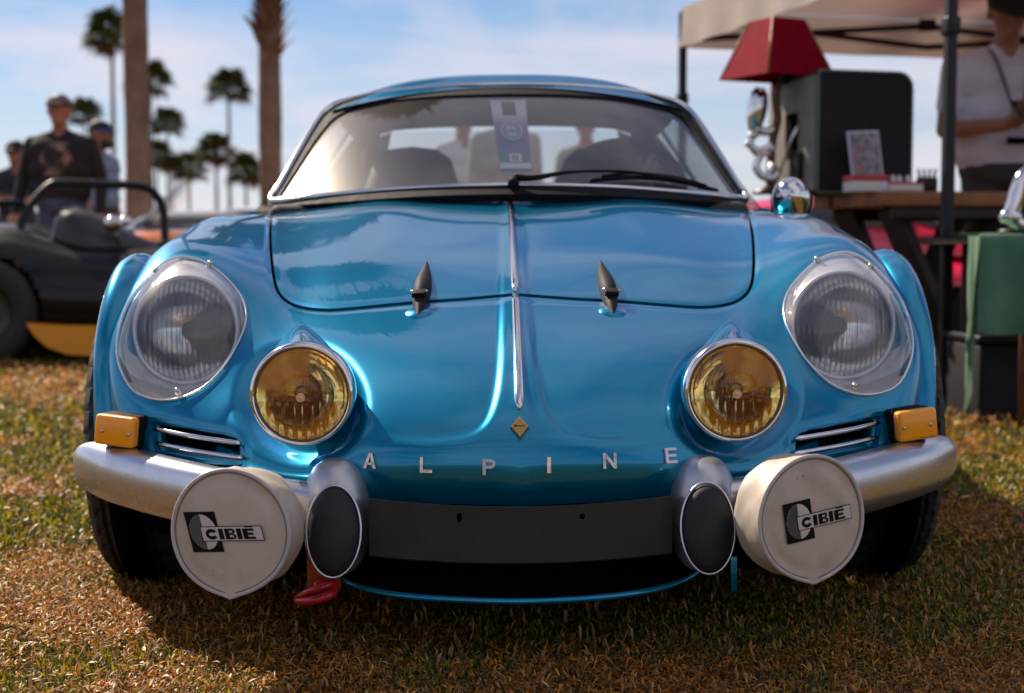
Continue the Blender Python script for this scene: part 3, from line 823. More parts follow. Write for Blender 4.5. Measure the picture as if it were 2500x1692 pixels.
for k in range(10):
    if 4 <= k <= 5: continue
    y = -0.0145 + 0.0029 * k + (0.0014); ww = 0.0112 * (1 - abs(y) / 0.0172)
    if ww > 0.001: m.merge(box(-ww, ww, y - 0.0005, y + 0.0005, 0.0058, 0.0069))
m.v = [tuple(M @ Vector(q_)) for q_ in m.v]; obj("badge_line", m, [badge_edge], bd, smooth=False)
m = MB().merge(box(-0.0122, 0.0122, -0.0026, 0.0026, 0.0058, 0.0066)); m.v = [tuple(M @ Vector(q_)) for q_ in m.v]; obj("name_band", m, [gold], bd, smooth=False)
tv, tf = text_mesh("RENAULT", 0.0052, 0.0003, 0.00012, 0.92); obj("badge_lettering", xform((tv, tf), M @ Matrix.Translation((0, 0, 0.0070))), [darkm], bd, smooth=False)

# ---- indicators
amberp = bpy.data.materials.new("indicator_amber"); amberp.use_nodes = True; _b = amberp.node_tree.nodes['Principled BSDF']
_b.inputs['Base Color'].default_value = (1.0, 0.38, 0.006, 1); _b.inputs['Roughness'].default_value = 0.3; _b.inputs['Coat Weight'].default_value = 0.25
_b.inputs['Subsurface Weight'].default_value = 0.35; _b.inputs['Subsurface Radius'].default_value = (0.02, 0.008, 0.001); _b.inputs['Subsurface Scale'].default_value = 0.6
_tcn = amberp.node_tree.nodes.new('ShaderNodeTexCoord'); _w = N(amberp.node_tree, 'ShaderNodeTexWave', Scale=160.0, Distortion=0.0); _w.bands_direction = 'X'
amberp.node_tree.links.new(_tcn.outputs['Object'], _w.inputs['Vector']); _bb = N(amberp.node_tree, 'ShaderNodeBump', Strength=0.35, Distance=0.001)
amberp.node_tree.links.new(_w.outputs[0], _bb.inputs['Height']); amberp.node_tree.links.new(_bb.outputs[0], _b.inputs['Normal'])
for sx in (-1, 1):
    cen = pt(1250 + sx * 972, 1043, 2.69); M = frame(cen, (sx * 0.33, -1, 0.03)) @ Matrix.Rotation(sx * math.radians(5.0), 4, 'Z')
    ti = obj("turn_signal", xform(bevbox(0, 0, -0.026, 0.079, 0.056, 0.042, 0.006), M), [rubber], car, smooth=40)
    g = bevbox(0, 0, 0.004, 0.078, 0.054, 0.024, 0.007)
    obj("signal_lens", xform(g, M), [amberp], ti, smooth=50)
    for q_ in (-0.031, 0.022):
        obj("screw", lathe([(0.0, 0.003), (0.0025, 0.0025), (0.0037, 0.0005), (0.0037, -0.002)], 12, frame(M @ Vector((q_ if sx > 0 else -q_, -0.002, 0.0165)), (sx * 0.33, -1, 0.03))), [screwm], ti)

# ---- bonnet catches
catchm = mat("catch_rubber", (0.018, 0.017, 0.019), 0.6, spec=0.12, var=0.3, vscale=30)
for sx in (-1, 1):
    p0, n0 = hit(sx * 238, 768); p1, n1 = hit(sx * 212, 640)
    ax = (p1 - p0); L = ax.length; ax.normalize(); K = 16; n = 16; v = []; f = []
    sd_ = ax.cross(n0).normalized(); up_ = sd_.cross(ax).normalized()
    if up_.dot(n0) < 0: up_ = -up_
    for k in range(K + 1):
        t = k / K
        wdt = 0.0165 * (math.sin(PI * min(1, t * 1.9 + 0.05) / 2) ** 0.7 if t < 0.5 else (1 - ((t - 0.5) / 0.52) ** 1.6)) + 0.0015
        hgt = 0.020 * (sstep(t, -0.1, 0.35)) * (1 - 0.86 * sstep(t, 0.45, 1.0)) + 0.003
        pc_, pn_ = hit(sx * (238 + (212 - 238) * t), 768 + (640 - 768) * t)
        for i in range(n):
            a = PI * i / (n - 1); v.append(tuple(pc_ + sd_ * (wdt * math.cos(a)) + up_ * (hgt * math.sin(a) - 0.002)))
    for k in range(K):
        for i in range(n - 1): f.append((k * n + i, k * n + i + 1, (k + 1) * n + i + 1, (k + 1) * n + i))
    f.append(tuple(range(n))); f.append(tuple(K * n + i for i in range(n)))
    ct = obj("bonnet_catch", (v, f), [catchm], car, smooth=70)
    t0, tn = hit(sx * 233, 738); Mb = frame(t0 + up_ * 0.019, up_, ax)
    obj("catch_clip", xform(bevbox(0, 0, 0, 0.026, 0.022, 0.010, 0.002), Mb), [rubber], ct, smooth=40)
    obj("clip_pin", xform(tube([(-0.016, 0.006, 0.002), (0.016, 0.006, 0.002)], 0.003, 8), Mb), [chrome], ct)
    g = lathe([(0.026, 0.0), (0.024, 0.003), (0.0, 0.004)], 24, frame(p0 + ax * 0.012 + n0 * -0.001, n0))
    obj("catch_base", g, [paint], ct)

# ---- wheels
tyrem = mat("tyre", (0.014, 0.0135, 0.013), 0.72, var=0.4, vscale=30, var_col=(0.035, 0.030, 0.024), bump=0.08, bscale=150)
rimw = mat("wheel_alloy", (0.35, 0.35, 0.37), 0.35, 0.9)
def wheel(cx, cy, cz, sx, R=0.29, W=0.19):
    M = Matrix.Translation((cx, cy, cz)) @ Matrix.Rotation(sx * PI / 2, 4, 'Y')      # +Z points outwards
    hw = W / 2
    sec = [(0.165, -hw * 0.80), (0.20, -hw * 0.98), (0.245, -hw * 1.0), (0.272, -hw * 0.93), (0.284, -hw * 0.82)]
    gro = []
    for k in range(33):
        z = -hw * 0.80 + 1.6 * hw * k / 32; u = (k / 32) * 4 % 1.0
        gro.append((0.29 - 0.004 * (abs(z) / hw) ** 2 - (0.007 if (k % 8 == 4) else 0), z))
    sec += gro + [(0.284, hw * 0.82), (0.272, hw * 0.93), (0.245, hw * 1.0), (0.20, hw * 0.98), (0.165, hw * 0.80)]
    n = 240; v = []; f = []
    for i in range(n):
        for j, (r, z) in enumerate(sec):
            rr_ = r
            if 3 <= j < len(sec) - 3:
                band = (j - 5) // 8
                if (i + band * 2 + abs(j - 21) // 3) % 6 == 0: rr_ -= 0.006
            a = 2 * PI * i / n; v.append(tuple(M @ Vector((rr_ * R / 0.29 * math.cos(a), rr_ * R / 0.29 * math.sin(a), z))))
    m_ = len(sec)
    for i in range(n):
        k = (i + 1) % n
        for j in range(m_ - 1): f.append((i * m_ + j, k * m_ + j, k * m_ + j + 1, i * m_ + j + 1))
    wh = obj("wheel", (v, f), [tyrem], car, smooth=35)
    obj("rim", lathe([(0.0, hw * 0.3), (0.04, hw * 0.35), (0.06, hw * 0.2), (0.13, hw * 0.1), (0.15, hw * 0.6), (0.168, hw * 0.85), (0.17, hw * 0.8), (0.165, -hw * 0.8), (0.0, -hw * 0.5)], 48, M), [rimw], wh)
    m = MB()
    for k in range(5):
        a = 2 * PI * k / 5; g = bevbox(0.085, 0, hw * 0.32, 0.10, 0.035, 0.02, 0.006); m.merge(xform(g, M @ Matrix.Rotation(a, 4, 'Z')))
    obj("spoke", m, [rimw], wh, smooth=40)
for sx in (-1, 1):
    wheel(sx * 0.722, 3.165, 0.288, sx, 0.29, 0.205)
    wheel(sx * 0.71, 5.22, 0.288, sx)

# ---- towing eye and bracket (left of plate as seen)
redm = mat("tow_hook_red", (0.55, 0.012, 0.02), 0.35, coat=0.4, var=0.3, vscale=40)
p = pt(1250 - 478, 1380, 2.50)
tw = obj("tow_hook", xform(bevbox(0, 0, 0, 0.055, 0.008, 0.075, 0.002), Matrix.Translation(p)), [mat("tow_strap", (0.38, 0.07, 0.015), 0.7)], car, smooth=40)
pts = [pt(1250 + a, b_, Y) for a, b_, Y in ((-540, 1456, 2.49), (-515, 1440, 2.46), (-480, 1428, 2.45), (-460, 1420, 2.46), (-455, 1438, 2.45), (-470, 1450, 2.43), (-505, 1460, 2.43), (-538, 1462, 2.46))]
obj("hook_eye", tube(catmull(pts, 5, True), 0.0075, 10, closed=True), [redm], tw)
obj("hook_boss", lathe([(0.0, 0.006), (0.009, 0.005), (0.012, 0.0), (0.012, -0.02)], 20, frame(pt(1250 - 487, 1425, 2.46), (0, -1, 0.3))), [redm], tw)
p = pt(1250 + 524, 1405, 2.58); obj("spoiler_bracket", xform(bevbox(0, 0, 0, 0.011, 0.006, 0.06, 0.001), Matrix.Translation(p)), [paint], car, smooth=40)

# ---- covered long-range lamps
vinyl = mat("cream_vinyl", (0.52, 0.46, 0.38), 0.48, var=0.28, vscale=16, var_col=(0.44, 0.37, 0.29), bump=0.10, bscale=14)
vface = bpy.data.materials.new("cream_vinyl_face"); vface.use_nodes = True; _t = vface.node_tree; _b = _t.nodes['Principled BSDF']
_tcn = _t.nodes.new('ShaderNodeTexCoord'); _nz = N(_t, 'ShaderNodeTexNoise', Scale=11.0, Detail=7.0, Roughness=0.65); _t.links.new(_tcn.outputs['Object'], _nz.inputs['Vector'])
_r = ramp(_t, [(0.30, (0.52, 0.455, 0.375)), (0.52, (0.48, 0.41, 0.335)), (0.72, (0.38, 0.31, 0.25))]); _t.links.new(_nz.outputs[0], _r.inputs[0])
_sp = N(_t, 'ShaderNodeTexNoise', Scale=90.0, Detail=2.0); _t.links.new(_tcn.outputs['Object'], _sp.inputs['Vector'])
_rs = ramp(_t, [(0.22, (0.25, 0.2, 0.16)), (0.28, (1, 1, 1))]); _t.links.new(_sp.outputs[0], _rs.inputs[0])
_mm = N(_t, 'ShaderNodeMix', data_type='RGBA', blend_type='MULTIPLY'); _mm.inputs[0].default_value = 0.8; _t.links.new(_r.outputs[0], _mm.inputs[6]); _t.links.new(_rs.outputs[0], _mm.inputs[7])
_t.links.new(_mm.outputs[2], _b.inputs['Base Color']); _b.inputs['Roughness'].default_value = 0.55
_nb = N(_t, 'ShaderNodeTexNoise', Scale=700.0, Detail=2.0); _t.links.new(_tcn.outputs['Object'], _nb.inputs['Vector']); _bp = N(_t, 'ShaderNodeBump', Strength=0.08, Distance=0.001); _t.links.new(_nb.outputs[0], _bp.inputs['Height']); _t.links.new(_bp.outputs[0], _b.inputs['Normal'])
pipe_m = mat("vinyl_piping", (0.50, 0.46, 0.43), 0.45, var=0.2, vscale=40)
inkm = mat("logo_ink", (0.006, 0.007, 0.005), 0.7, spec=0.15)
inkl = mat("logo_cream", (0.55, 0.51, 0.45), 0.5, var=0.1, vscale=60)
def spot(sx, cpx, cpy, Y, yaw, roll, shear, seed):
    fc = pt(cpx - 26, cpy, Y)
    nrm = Vector((sx * math.sin(yaw), -math.cos(yaw), 0.03)).normalized()
    M = frame(fc, nrm)
    r_ = random.Random(seed); ph = [r_.uniform(0, 6.28) for _ in range(8)]
    def rad(a):                                     # outline of the cover: round with a puckered point at the foot
        r = 0.0950 + 0.0008 * math.sin(3 * a + ph[0])
        dd = (a + PI / 2 - (0.0 if sx < 0 else 0.02) + PI) % (2 * PI) - PI
        r += 0.0055 * math.exp(-(abs(dd) / 0.12)) - 0.0006 * math.exp(-((abs(dd) - 0.50) / 0.25) ** 2)
        return r
    n = 120; v = []; f = []
    prof = [(1.0, 0.0), (1.004, -0.006), (0.988, -0.016), (0.985, -0.030), (0.99, -0.042), (0.985, -0.054), (0.992, -0.064), (0.975, -0.073), (0.92, -0.080), (0.70, -0.084)]
    for j, (k, z) in enumerate(prof):
        for i in range(n):
            a = 2 * PI * i / n; w_ = math.exp(-((z + 0.045) / 0.035) ** 2)
            wr = w_ * (0.0026 * math.sin(3 * a + ph[1] + z * 60) + 0.0016 * math.sin(8 * a + ph[2] - z * 120 + 1.5 * math.sin(2 * a)) + 0.0022 * max(0, math.sin(5 * a + ph[3] + z * 70 + 2 * math.sin(a + ph[4]))) ** 6)
            r = rad(a) * k + wr
            v.append(tuple(M @ Vector((r * math.cos(a), r * math.sin(a), z))))
    for j in range(len(prof) - 1):
        for i in range(n): f.append((j * n + i, (j + 1) * n + i, (j + 1) * n + (i + 1) % n, j * n + (i + 1) % n))
    sp = obj("spot_lamp", (v, f), [vinyl], car)
    v = []; f = []; K = 22
    for j in range(K + 1):
        t = j / K
        for i in range(n):
            a = 2 * PI * i / n; r = rad(a) * t
            x, y = r * math.cos(a), r * math.sin(a)
            dd = (a + PI / 2 + PI) % (2 * PI) - PI
            z = 0.0055 * (1 - t ** 3) + 0.0012 * math.sin(x * 60 + ph[4]) * math.sin(y * 50 + ph[5]) * (1 - t)
            z -= 0.0030 * math.exp(-((t - 0.84) / 0.10) ** 2) * (0.6 + 0.4 * math.sin(a * 2 + ph[6]))
            z += (0.0035 * math.exp(-(dd / 0.10) ** 2) - 0.002 * math.exp(-((dd - 0.22) / 0.08) ** 2)) * sstep(t, 0.5, 0.95)
            v.append(tuple(M @ Vector((x, y, z))))
    for j in range(K):
        for i in range(n): f.append((j * n + i, (j + 1) * n + i, (j + 1) * n + (i + 1) % n, j * n + (i + 1) % n))
    obj("cover_face", (v, f), [vface], sp)
    obj("cover_piping", tube([M @ Vector((rad(2 * PI * i / n) * math.cos(2 * PI * i / n), rad(2 * PI * i / n) * math.sin(2 * PI * i / n), 0.0005)) for i in range(n)], 0.0034, 8, closed=True), [pipe_m], sp)
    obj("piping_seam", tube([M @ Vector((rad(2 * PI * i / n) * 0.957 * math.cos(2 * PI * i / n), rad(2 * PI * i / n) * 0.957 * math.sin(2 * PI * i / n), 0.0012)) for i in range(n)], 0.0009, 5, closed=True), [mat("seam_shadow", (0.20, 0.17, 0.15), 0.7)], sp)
    # printed mark: black square, half-striped disc, boxed word
    A = Matrix(((1, shear, 0, 0), (0, 1, 0, 0), (0, 0, 1, 0), (0, 0, 0, 1)))
    B = M @ Matrix.Rotation(roll, 4, 'Z') @ A
    def fl(z): return 0.0062 + z
    bx0 = -0.0655 if sx < 0 else -0.054; by0 = 0.002
    s = 0.031
    def put(name, vf, z, mt): obj(name, xform(vf, B @ Matrix.Translation((0, 0, fl(z)))), [mt], sp, smooth=False)
    def rect(x0, x1, y0, y1): return [(x0, y0, 0), (x1, y0, 0), (x1, y1, 0), (x0, y1, 0)], [(0, 1, 2, 3)]
    cx = bx0 + 0.5 * 0.051
    put("logo_square", rect(bx0, bx0 + 0.051, by0 - s, by0 + s), 0.0006, inkm)
    dc = [(cx + 0.0225 * math.cos(a), by0 + 0.027 * math.sin(a), 0) for a in np.linspace(0, 2 * PI, 49)[:-1]]
    put("logo_disc", (dc, [tuple(range(48))]), 0.0011, inkl)
    m = MB(); K = 13
    for k in range(K):
        x = cx - 0.0222 + 0.0222 * (k + 0.5) / K; hgt = 0.027 * math.sqrt(max(0, 1 - ((x - cx) / 0.0225) ** 2))
        m.merge(rect(x - 0.00055, x + 0.00055, by0 - hgt, by0 + hgt))
    put("logo_stripes", (m.v, m.f), 0.0015, inkm)
    wx0, wx1, wy0, wy1 = bx0 + 0.0215, bx0 + 0.122, by0 - 0.0145, by0 + 0.0085
    put("logo_box_border", rect(wx0, wx1, wy0, wy1), 0.0019, inkm)
    put("logo_box", rect(wx0 + 0.0012, wx1 - 0.0012, wy0 + 0.0012, wy1 - 0.0012), 0.0023, inkl)
    # heavy extended capitals drawn as strokes
    m = MB(); H = 0.0165; y0 = wy0 + 0.0028; x = wx0 + 0.0075
    def rr(a, b_, c, d): m.merge(rect(x + a, x + b_, y0 + c * H, y0 + d * H))
    def arc(cx_, cy_, ro, ri, a0, a1, sxx=1.0):
        aa = np.linspace(a0, a1, 16)
        for i in range(15):
            m.add([(cx_ + ro * sxx * math.cos(aa[i]), cy_ + ro * math.sin(aa[i]), 0), (cx_ + ro * sxx * math.cos(aa[i + 1]), cy_ + ro * math.sin(aa[i + 1]), 0),
                   (cx_ + ri * sxx * math.cos(aa[i + 1]), cy_ + ri * 0.75 * math.sin(aa[i + 1]), 0), (cx_ + ri * sxx * math.cos(aa[i]), cy_ + ri * 0.75 * math.sin(aa[i]), 0)], [(0, 1, 2, 3)])
    arc(x + 0.0095, y0 + H / 2, H / 2, H * 0.24, 0.55, 2 * PI - 0.55, 1.18); x += 0.0212
    rr(0, 0.0078, 0, 1); x += 0.0100
    rr(0, 0.0072, 0, 1); rr(0.0072, 0.012, 0.80, 1); rr(0.0072, 0.012, 0.41, 0.60); rr(0.0072, 0.012, 0, 0.20)
    arc(x + 0.0118, y0 + H * 0.76, H * 0.245, H * 0.07, -PI / 2, PI / 2, 1.2); arc(x + 0.0122, y0 + H * 0.26, H * 0.265, H * 0.09, -PI / 2, PI / 2, 1.25); x += 0.0195
    rr(0, 0.0078, 0, 1); x += 0.0100
    rr(0, 0.0078, 0, 0.98); rr(0.0078, 0.0185, 0.76, 0.98); rr(0.0078, 0.0170, 0.38, 0.60); rr(0.0078, 0.0195, 0, 0.22); rr(0.004, 0.0175, 1.08, 1.20)
    put("logo_word", (m.v, m.f), 0.0027, inkm)
    obj("lamp_stem", tube([M @ Vector((0, 0, -0.10)), M @ Vector((0, -0.01, -0.17))], 0.02, 12), [rubber], sp)
spot(-1, 566, 1293, 2.325, math.radians(14), math.radians(3.0), -0.22, 3)
spot(1, 1986, 1272, 2.325, math.radians(24), math.radians(7.0), -0.02, 5)
# ------------------------------------------------------------------ screen, roof, cabin, tail
def ws(u, v):
    xb, Yb, zb = 0.592 * u, 3.600 + 0.26 * abs(u) ** 2.0, 0.816 - 0.033 * u * u
    xt, Yt, zt = 0.457 * u, 4.050 + 0.08 * abs(u) ** 2.0, 1.067 - 0.050 * u * u
    k = 0.022 * v * (1 - v)
    return (xb + (xt - xb) * v, Yb + (Yt - Yb) * v - k * 0.6, zb + (zt - zb) * v + k)
us = np.linspace(-1.12, 1.12, 150); vs = np.linspace(-0.20, 1.40, 90)
WS = np.array([[ws(u, v) for u in us] for v in vs]); WSN = grid_normals(WS)
wsb = BVHTree.FromPolygons([Vector(p) for p in WS.reshape(-1, 3)], [tuple(q) for q in grid_faces(90, 150).tolist()])
def hit_ws(dx, py):
    d = (pt(1250 + dx, py, 3.0) - EYE).normalized(); p, n, i, _ = wsb.ray_cast(EYE, d)
    if p is None: p, n, i, _ = wsb.find_nearest(pt(1250 + dx, py, 3.9))
    if n.dot(d) > 0: n = -n
    return p, n
def sym(half): 
    h = catmull(half, 8); return np.concatenate([h, h[-2:0:-1] * np.array([-1, 1])])
GLASS = sym([(0,233),(150,236),(290,248),(370,264),(415,284),(443,310),(478,356),(515,412),(545,457),(556,476),(538,484),(466,474),(288,458),(150,452),(0,450)])
RUB = sym([(0,205),(150,208),(300,221),(392,243),(440,264),(472,300),(508,358),(562,447),(587,490),(566,503),(466,498),(288,486),(150,480),(0,478)])
BEAD = sym([(0,211),(150,214),(295,226),(388,247),(433,267),(464,302),(500,360),(552,448),(576,484),(556,491),(466,480),(288,465),(150,459),(0,456)])
wb = Patch(WS, WSN)
g = wb.copy().clip(f_off(GLASS, 1, -0.003, False))
screen = obj("windscreen", g.compact(), [glassm], car)
g = wb.copy().clip(f_off(RUB, 1, 0, False)).clip(f_off(GLASS, -1, 0, False)); w = g.walls(0.02)
gv, gf = g.compact(w); gv = np.array(gv) + np.array([0, -0.004, 0.004])
obj("screen_rubber", (gv, gf), [rubber], screen)
bp_ = [hit_ws(*p) for p in BEAD[::2]]
obj("chrome_trim", tube([p + n_ * 0.006 for p, n_ in bp_], [0.0052 + 0.0035 * sstep(abs(p.x), 0.40, 0.47) for p, n_ in bp_], 10, closed=True), [chrome], screen)

# roof
def roof(u, w):
    u0 = u; fx = 0.468 * u; 
    p0 = np.array(ws(u * 1.0, 1.045))
    Y = p0[1] + (5.05 - p0[1]) * w
    zc = 1.102 + 0.050 * math.sin(PI * min(1, w * 1.25 + 0.06) * 0.80) - 0.035 * max(0, w - 0.55) / 0.45
    ze = 1.044 + 0.006 * math.sin(PI * w) - 0.02 * w
    xw = 0.470 + 0.02 * math.sin(PI * w * 0.8)
    zz = zc - (zc - ze) * abs(u) ** 3.0
    zz = p0[2] + 0.004 + (zz - p0[2]) * sstep(w, -0.03, 0.11)
    return (xw * u, Y, zz)
RF = np.array([[roof(u, w) for u in np.linspace(-1, 1, 70)] for w in np.linspace(0, 1, 50)])
roofo = obj("roof", (RF.reshape(-1, 3), grid_faces(50, 70).tolist()), [paint], car)
obj("headliner", (np.array(RF * np.array([0.985, 1, 1]) - np.array([0, 0, 0.022])).reshape(-1, 3), grid_faces(50, 70).tolist()), [cabin], roofo)
# sides, doors, pillars, tail
def lin(a, b_, t): return tuple(np.array(a) + (np.array(b_) - np.array(a)) * t)
for sx in (-1, 1):
    st = [(3.10, .752, .735, .70, .64), (3.44, .760, .745, .715, .675), (3.96, .770, .745, .72, .70), (4.6, .770, .745, .72, .72), (4.88, .775, .75, .73, .76), (5.22, .790, .775, .74, .79), (5.6, .765, .75, .70, .745), (5.95, .66, .65, .60, .66), (6.08, .56, .55, .50, .60)]
    vv = []
    for (Y, xm, xs_, xt, zt) in st:
        for (x, z) in ((xs_ - .02, .16), (xs_, .20), (xm, .40), (xm + .004, .55), (xm - .012, zt - .07), (xt, zt - .015), (xt - .06, zt)): vv.append((sx * x, Y, z))
    Mg = np.array(vv).reshape(len(st), 7, 3)
    sp_ = np.einsum('ai,ijk,bj->abk', spline_mat(np.array([s_[0] for s_ in st]), np.linspace(3.10, 6.08, 72)), Mg, spline_mat(np.arange(7.0), np.linspace(0, 6, 30)))
    ff = [q for q in grid_faces(72, 30).tolist()]
    keep = []
    for q in ff:                                        # rear wheel opening
        c = sp_.reshape(-1, 3)[q].mean(0)
        if math.hypot(c[1] - 5.22, c[2] - 0.30) < 0.315: continue
        if math.hypot((c[1] - 3.12) / 0.325, (c[2] - 0.30) / 0.350) < 1.0 or c[1] < 3.12: continue
        keep.append(tuple(q) if sx < 0 else tuple(reversed(q)))
    obj("side_panel", (sp_.reshape(-1, 3), keep), [paint], car)
    # pillar b, rear pillar
    m = MB()
    m.add([(sx*.475, 4.66, 1.018), (sx*.475, 4.76, 1.016), (sx*.665, 4.80, .735), (sx*.665, 4.68, .735)], [(0, 1, 2, 3)])
    m.add([(sx*.462, 5.05, 1.008), (sx*.37, 5.07, 1.045), (sx*.44, 5.48, .865), (sx*.655, 5.50, .765), (sx*.665, 5.14, .765), (sx*.50, 5.02, .99)], [(0, 1, 2, 3, 4, 5)])
    obj("roof_pillar", m, [paint], car, smooth=False)
    obj("side_window", ([(sx*.470, 4.15, 1.02), (sx*.474, 4.66, 1.016), (sx*.663, 4.68, .738), (sx*.655, 3.93, .752)], [(0, 1, 2, 3)]), [sideglass], car, smooth=False)
    obj("quarter_window", ([(sx*.474, 4.76, 1.014), (sx*.470, 5.03, 1.0), (sx*.662, 5.14, .765), (sx*.663, 4.80, .738)], [(0, 1, 2, 3)]), [sideglass], car, smooth=False)
    obj("door_trim", box(sx * .655, sx * .645, 3.90, 5.2, .16, .745), [cabin], car, smooth=False)
    obj("door_cap", tube([(sx*.655, 3.93, .752), (sx*.664, 4.6, .740), (sx*.66, 5.14, .768)], 0.012, 8), [paint], car)
tail = []
for Y, zc, zs, xw in ((5.46, .862, .77, .66), (5.6, .82, .745, .64), (5.8, .73, .70, .60), (6.0, .66, .64, .54), (6.10, .60, .58, .48), (6.13, .45, .45, .46), (6.08, .22, .22, .45)):
    for u in np.linspace(-1, 1, 21): tail.append((xw * u, Y, zc - (zc - zs) * abs(u) ** 2.4))
obj("rear_deck", (tail, grid_faces(7, 21).tolist()), [paint], car)
obj("rear_window", ([(-.37, 5.07, 1.045), (.37, 5.07, 1.045), (.44, 5.48, .865), (-.44, 5.48, .865)], [(0, 1, 2, 3)]), [sideglass], car, smooth=False)
obj("dashboard", bevbox(0, 3.95, .725, 1.18, .42, .10, .03), [cabin], car)
obj("cabin_floor", box(-.64, .64, 3.60, 5.50, .135, .15), [cabin], car, smooth=False)
obj("rear_shelf", box(-.64, .64, 4.95, 5.46, .70, .80), [cabin], car, smooth=False)
seatm = mat("seat_vinyl", (0.020, 0.019, 0.020), 0.5, var=0.3, vscale=20, bump=0.15, bscale=120)
for cx in (-0.275, 0.285):
    v = []; f = []; n = 24
    prof = [(0.18, 4.30, .30), (0.20, 4.36, .45), (0.215, 4.42, .62), (0.20, 4.48, .76), (0.155, 4.53, .87), (0.135, 4.55, .925), (0.085, 4.56, .955), (0.0, 4.565, .962)]
    for (w_, Y, z) in prof:
        for i in range(n):
            a = 2 * PI * i / n; v.append((cx + 0.84 * w_ * math.cos(a), Y + 0.055 * math.sin(a) * (1 if w_ > 0.1 else 0.6), z))
    for j in range(len(prof) - 1):
        for i in range(n): f.append((j * n + i, j * n + (i + 1) % n, (j + 1) * n + (i + 1) % n, (j + 1) * n + i))
    se = obj("seat", (v, f), [seatm], car)
    obj("seat_cushion", bevbox(cx, 4.20, .30, .42, .48, .16, .05), [seatm], se)
cagem = mat("cage_paint", (0.025, 0.025, 0.028), 0.35, coat=0.5)
obj("roll_cage", tube(catmull([(-.56, 4.66, .30), (-.55, 4.66, .75), (-.44, 4.66, .98), (-.30, 4.66, 1.045), (.30, 4.66, 1.045), (.44, 4.66, .98), (.55, 4.66, .75), (.56, 4.66, .30)], 6), 0.024, 12), [cagem], car)
for a, b_ in (((.43, 4.68, 1.0), (.03, 4.70, .74)), ((.40, 4.70, 1.02), (.50, 5.40, .80)), ((-.40, 4.70, 1.02), (-.50, 5.40, .80)), ((.455, 4.64, .98), (.30, 4.66, .70))):
    obj("cage_brace", tube([a, b_], 0.022, 10), [cagem], car)
# steering wheel, inner mirror
M = frame((0.30, 4.12, .80), (0, .75, .55))
sw = obj("steering_wheel", tube([M @ Vector((0.17 * math.cos(2 * PI * i / 40), 0.17 * math.sin(2 * PI * i / 40), 0)) for i in range(40)], 0.012, 8, closed=True), [rubber], car)
obj("spoke", MB().merge(xform(box(-.16, .16, -.012, .012, -.003, .003), M)).merge(xform(box(-.012, .012, -.16, 0, -.003, .003), M)), [alu], sw, smooth=False)
mp_ = pt(1250 - 2, 268, 4.10)
obj("inner_mirror", bevbox(mp_.x, mp_.y, mp_.z - 0.012, 0.15, 0.02, 0.042, 0.01), [rubber], car)
obj("mirror_mount", lathe([(0.0, 0.004), (0.010, 0.002), (0.012, -0.004)], 16, frame(pt(1250 - 4, 247, 4.06), (0, -1, 0.1))), [mat("brass_screw", (0.6, 0.45, 0.2), 0.25, 1.0)], car)
# door mirror on the right
mc = pt(1250 + 690, 490, 3.86)
Mm_ = frame(mc, (-0.25, -1, 0.15))
mo = obj("door_mirror", lathe([(0.0, 0.075), (0.014, 0.073), (0.028, 0.064), (0.040, 0.046), (0.047, 0.020), (0.050, -0.005), (0.050, -0.020)], 36, Mm_ @ Matrix.Scale(0.86, 4, (1, 0, 0)) @ Matrix.Scale(1.12, 4)), [chrome], car)
obj("mirror_rim", lathe([(0.050, -0.020), (0.053, -0.024), (0.051, -0.034), (0.0, -0.030)], 36, Mm_ @ Matrix.Scale(0.88, 4, (1, 0, 0)) @ Matrix.Scale(1.12, 4)), [rubber], mo)
obj("mirror_stem", tube(catmull([tuple(mc + Vector((-0.01, 0.0, -0.045))), tuple(mc + Vector((-0.05, 0.01, -0.055))), (0.655, 3.90, .745)], 6), 0.008, 10), [chrome], mo)
# wiper, pivot and blade
pv, pn = hit_ws(8, 452)
wp = obj("wiper", lathe([(0.0, 0.030), (0.010, 0.028), (0.0135, 0.020), (0.014, 0.0), (0.018, -0.006)], 20, frame(pv + Vector((0, -0.012, -0.004)), (0, -0.8, 0.5))), [rubber], car)
ap = [hit_ws(10, 447)[0] + Vector((0, -.022, .012)), hit_ws(60, 450)[0] + Vector((0, -.022, .014)), hit_ws(150, 438)[0] + Vector((0, -.02, .016)), hit_ws(270, 437)[0] + Vector((0, -.018, .016)), hit_ws(350, 446)[0] + Vector((0, -.018, .015)), hit_ws(440, 462)[0] + Vector((0, -.016, .014))]
apc = catmull(ap, 6); obj("wiper_arm", tube(apc, [0.0095 - 0.006 * min(1, i / 14) for i in range(len(apc))], 8), [rubber], wp)
bl = [hit_ws(a, b_)[0] + Vector((0, -.010, .006)) for a, b_ in ((195, 449), (270, 442), (350, 443), (430, 455), (508, 476))]
blc = catmull(bl, 6); obj("wiper_blade", tube(blc, 0.0060, 8), [rubber], wp)
br = [hit_ws(a, b_)[0] + Vector((0, -.016, .012)) for a, b_ in ((225, 445), (290, 437), (350, 440), (420, 451), (480, 469))]
obj("blade_bridge", tube(catmull(br, 6), 0.0035, 6), [rubber], wp)
# bonnet rear hinges / washer jets
for sx in (-1, 1):
    for k, (dx, py) in enumerate(((545, 512), (530, 506), (515, 509))):
        p, n_ = hit(sx * dx, py)
        if k == 0: hg = obj("washer_jet", lathe([(0.0, 0.014), (0.006, 0.012), (0.009, 0.006), (0.011, 0.0)], 14, frame(p, n_)), [chrome], car)
        else: obj("jet_nut", lathe([(0.0, 0.010), (0.005, 0.009), (0.007, 0.003), (0.008, 0.0)], 10, frame(p, n_)), [screwm if k == 1 else rubber], hg)

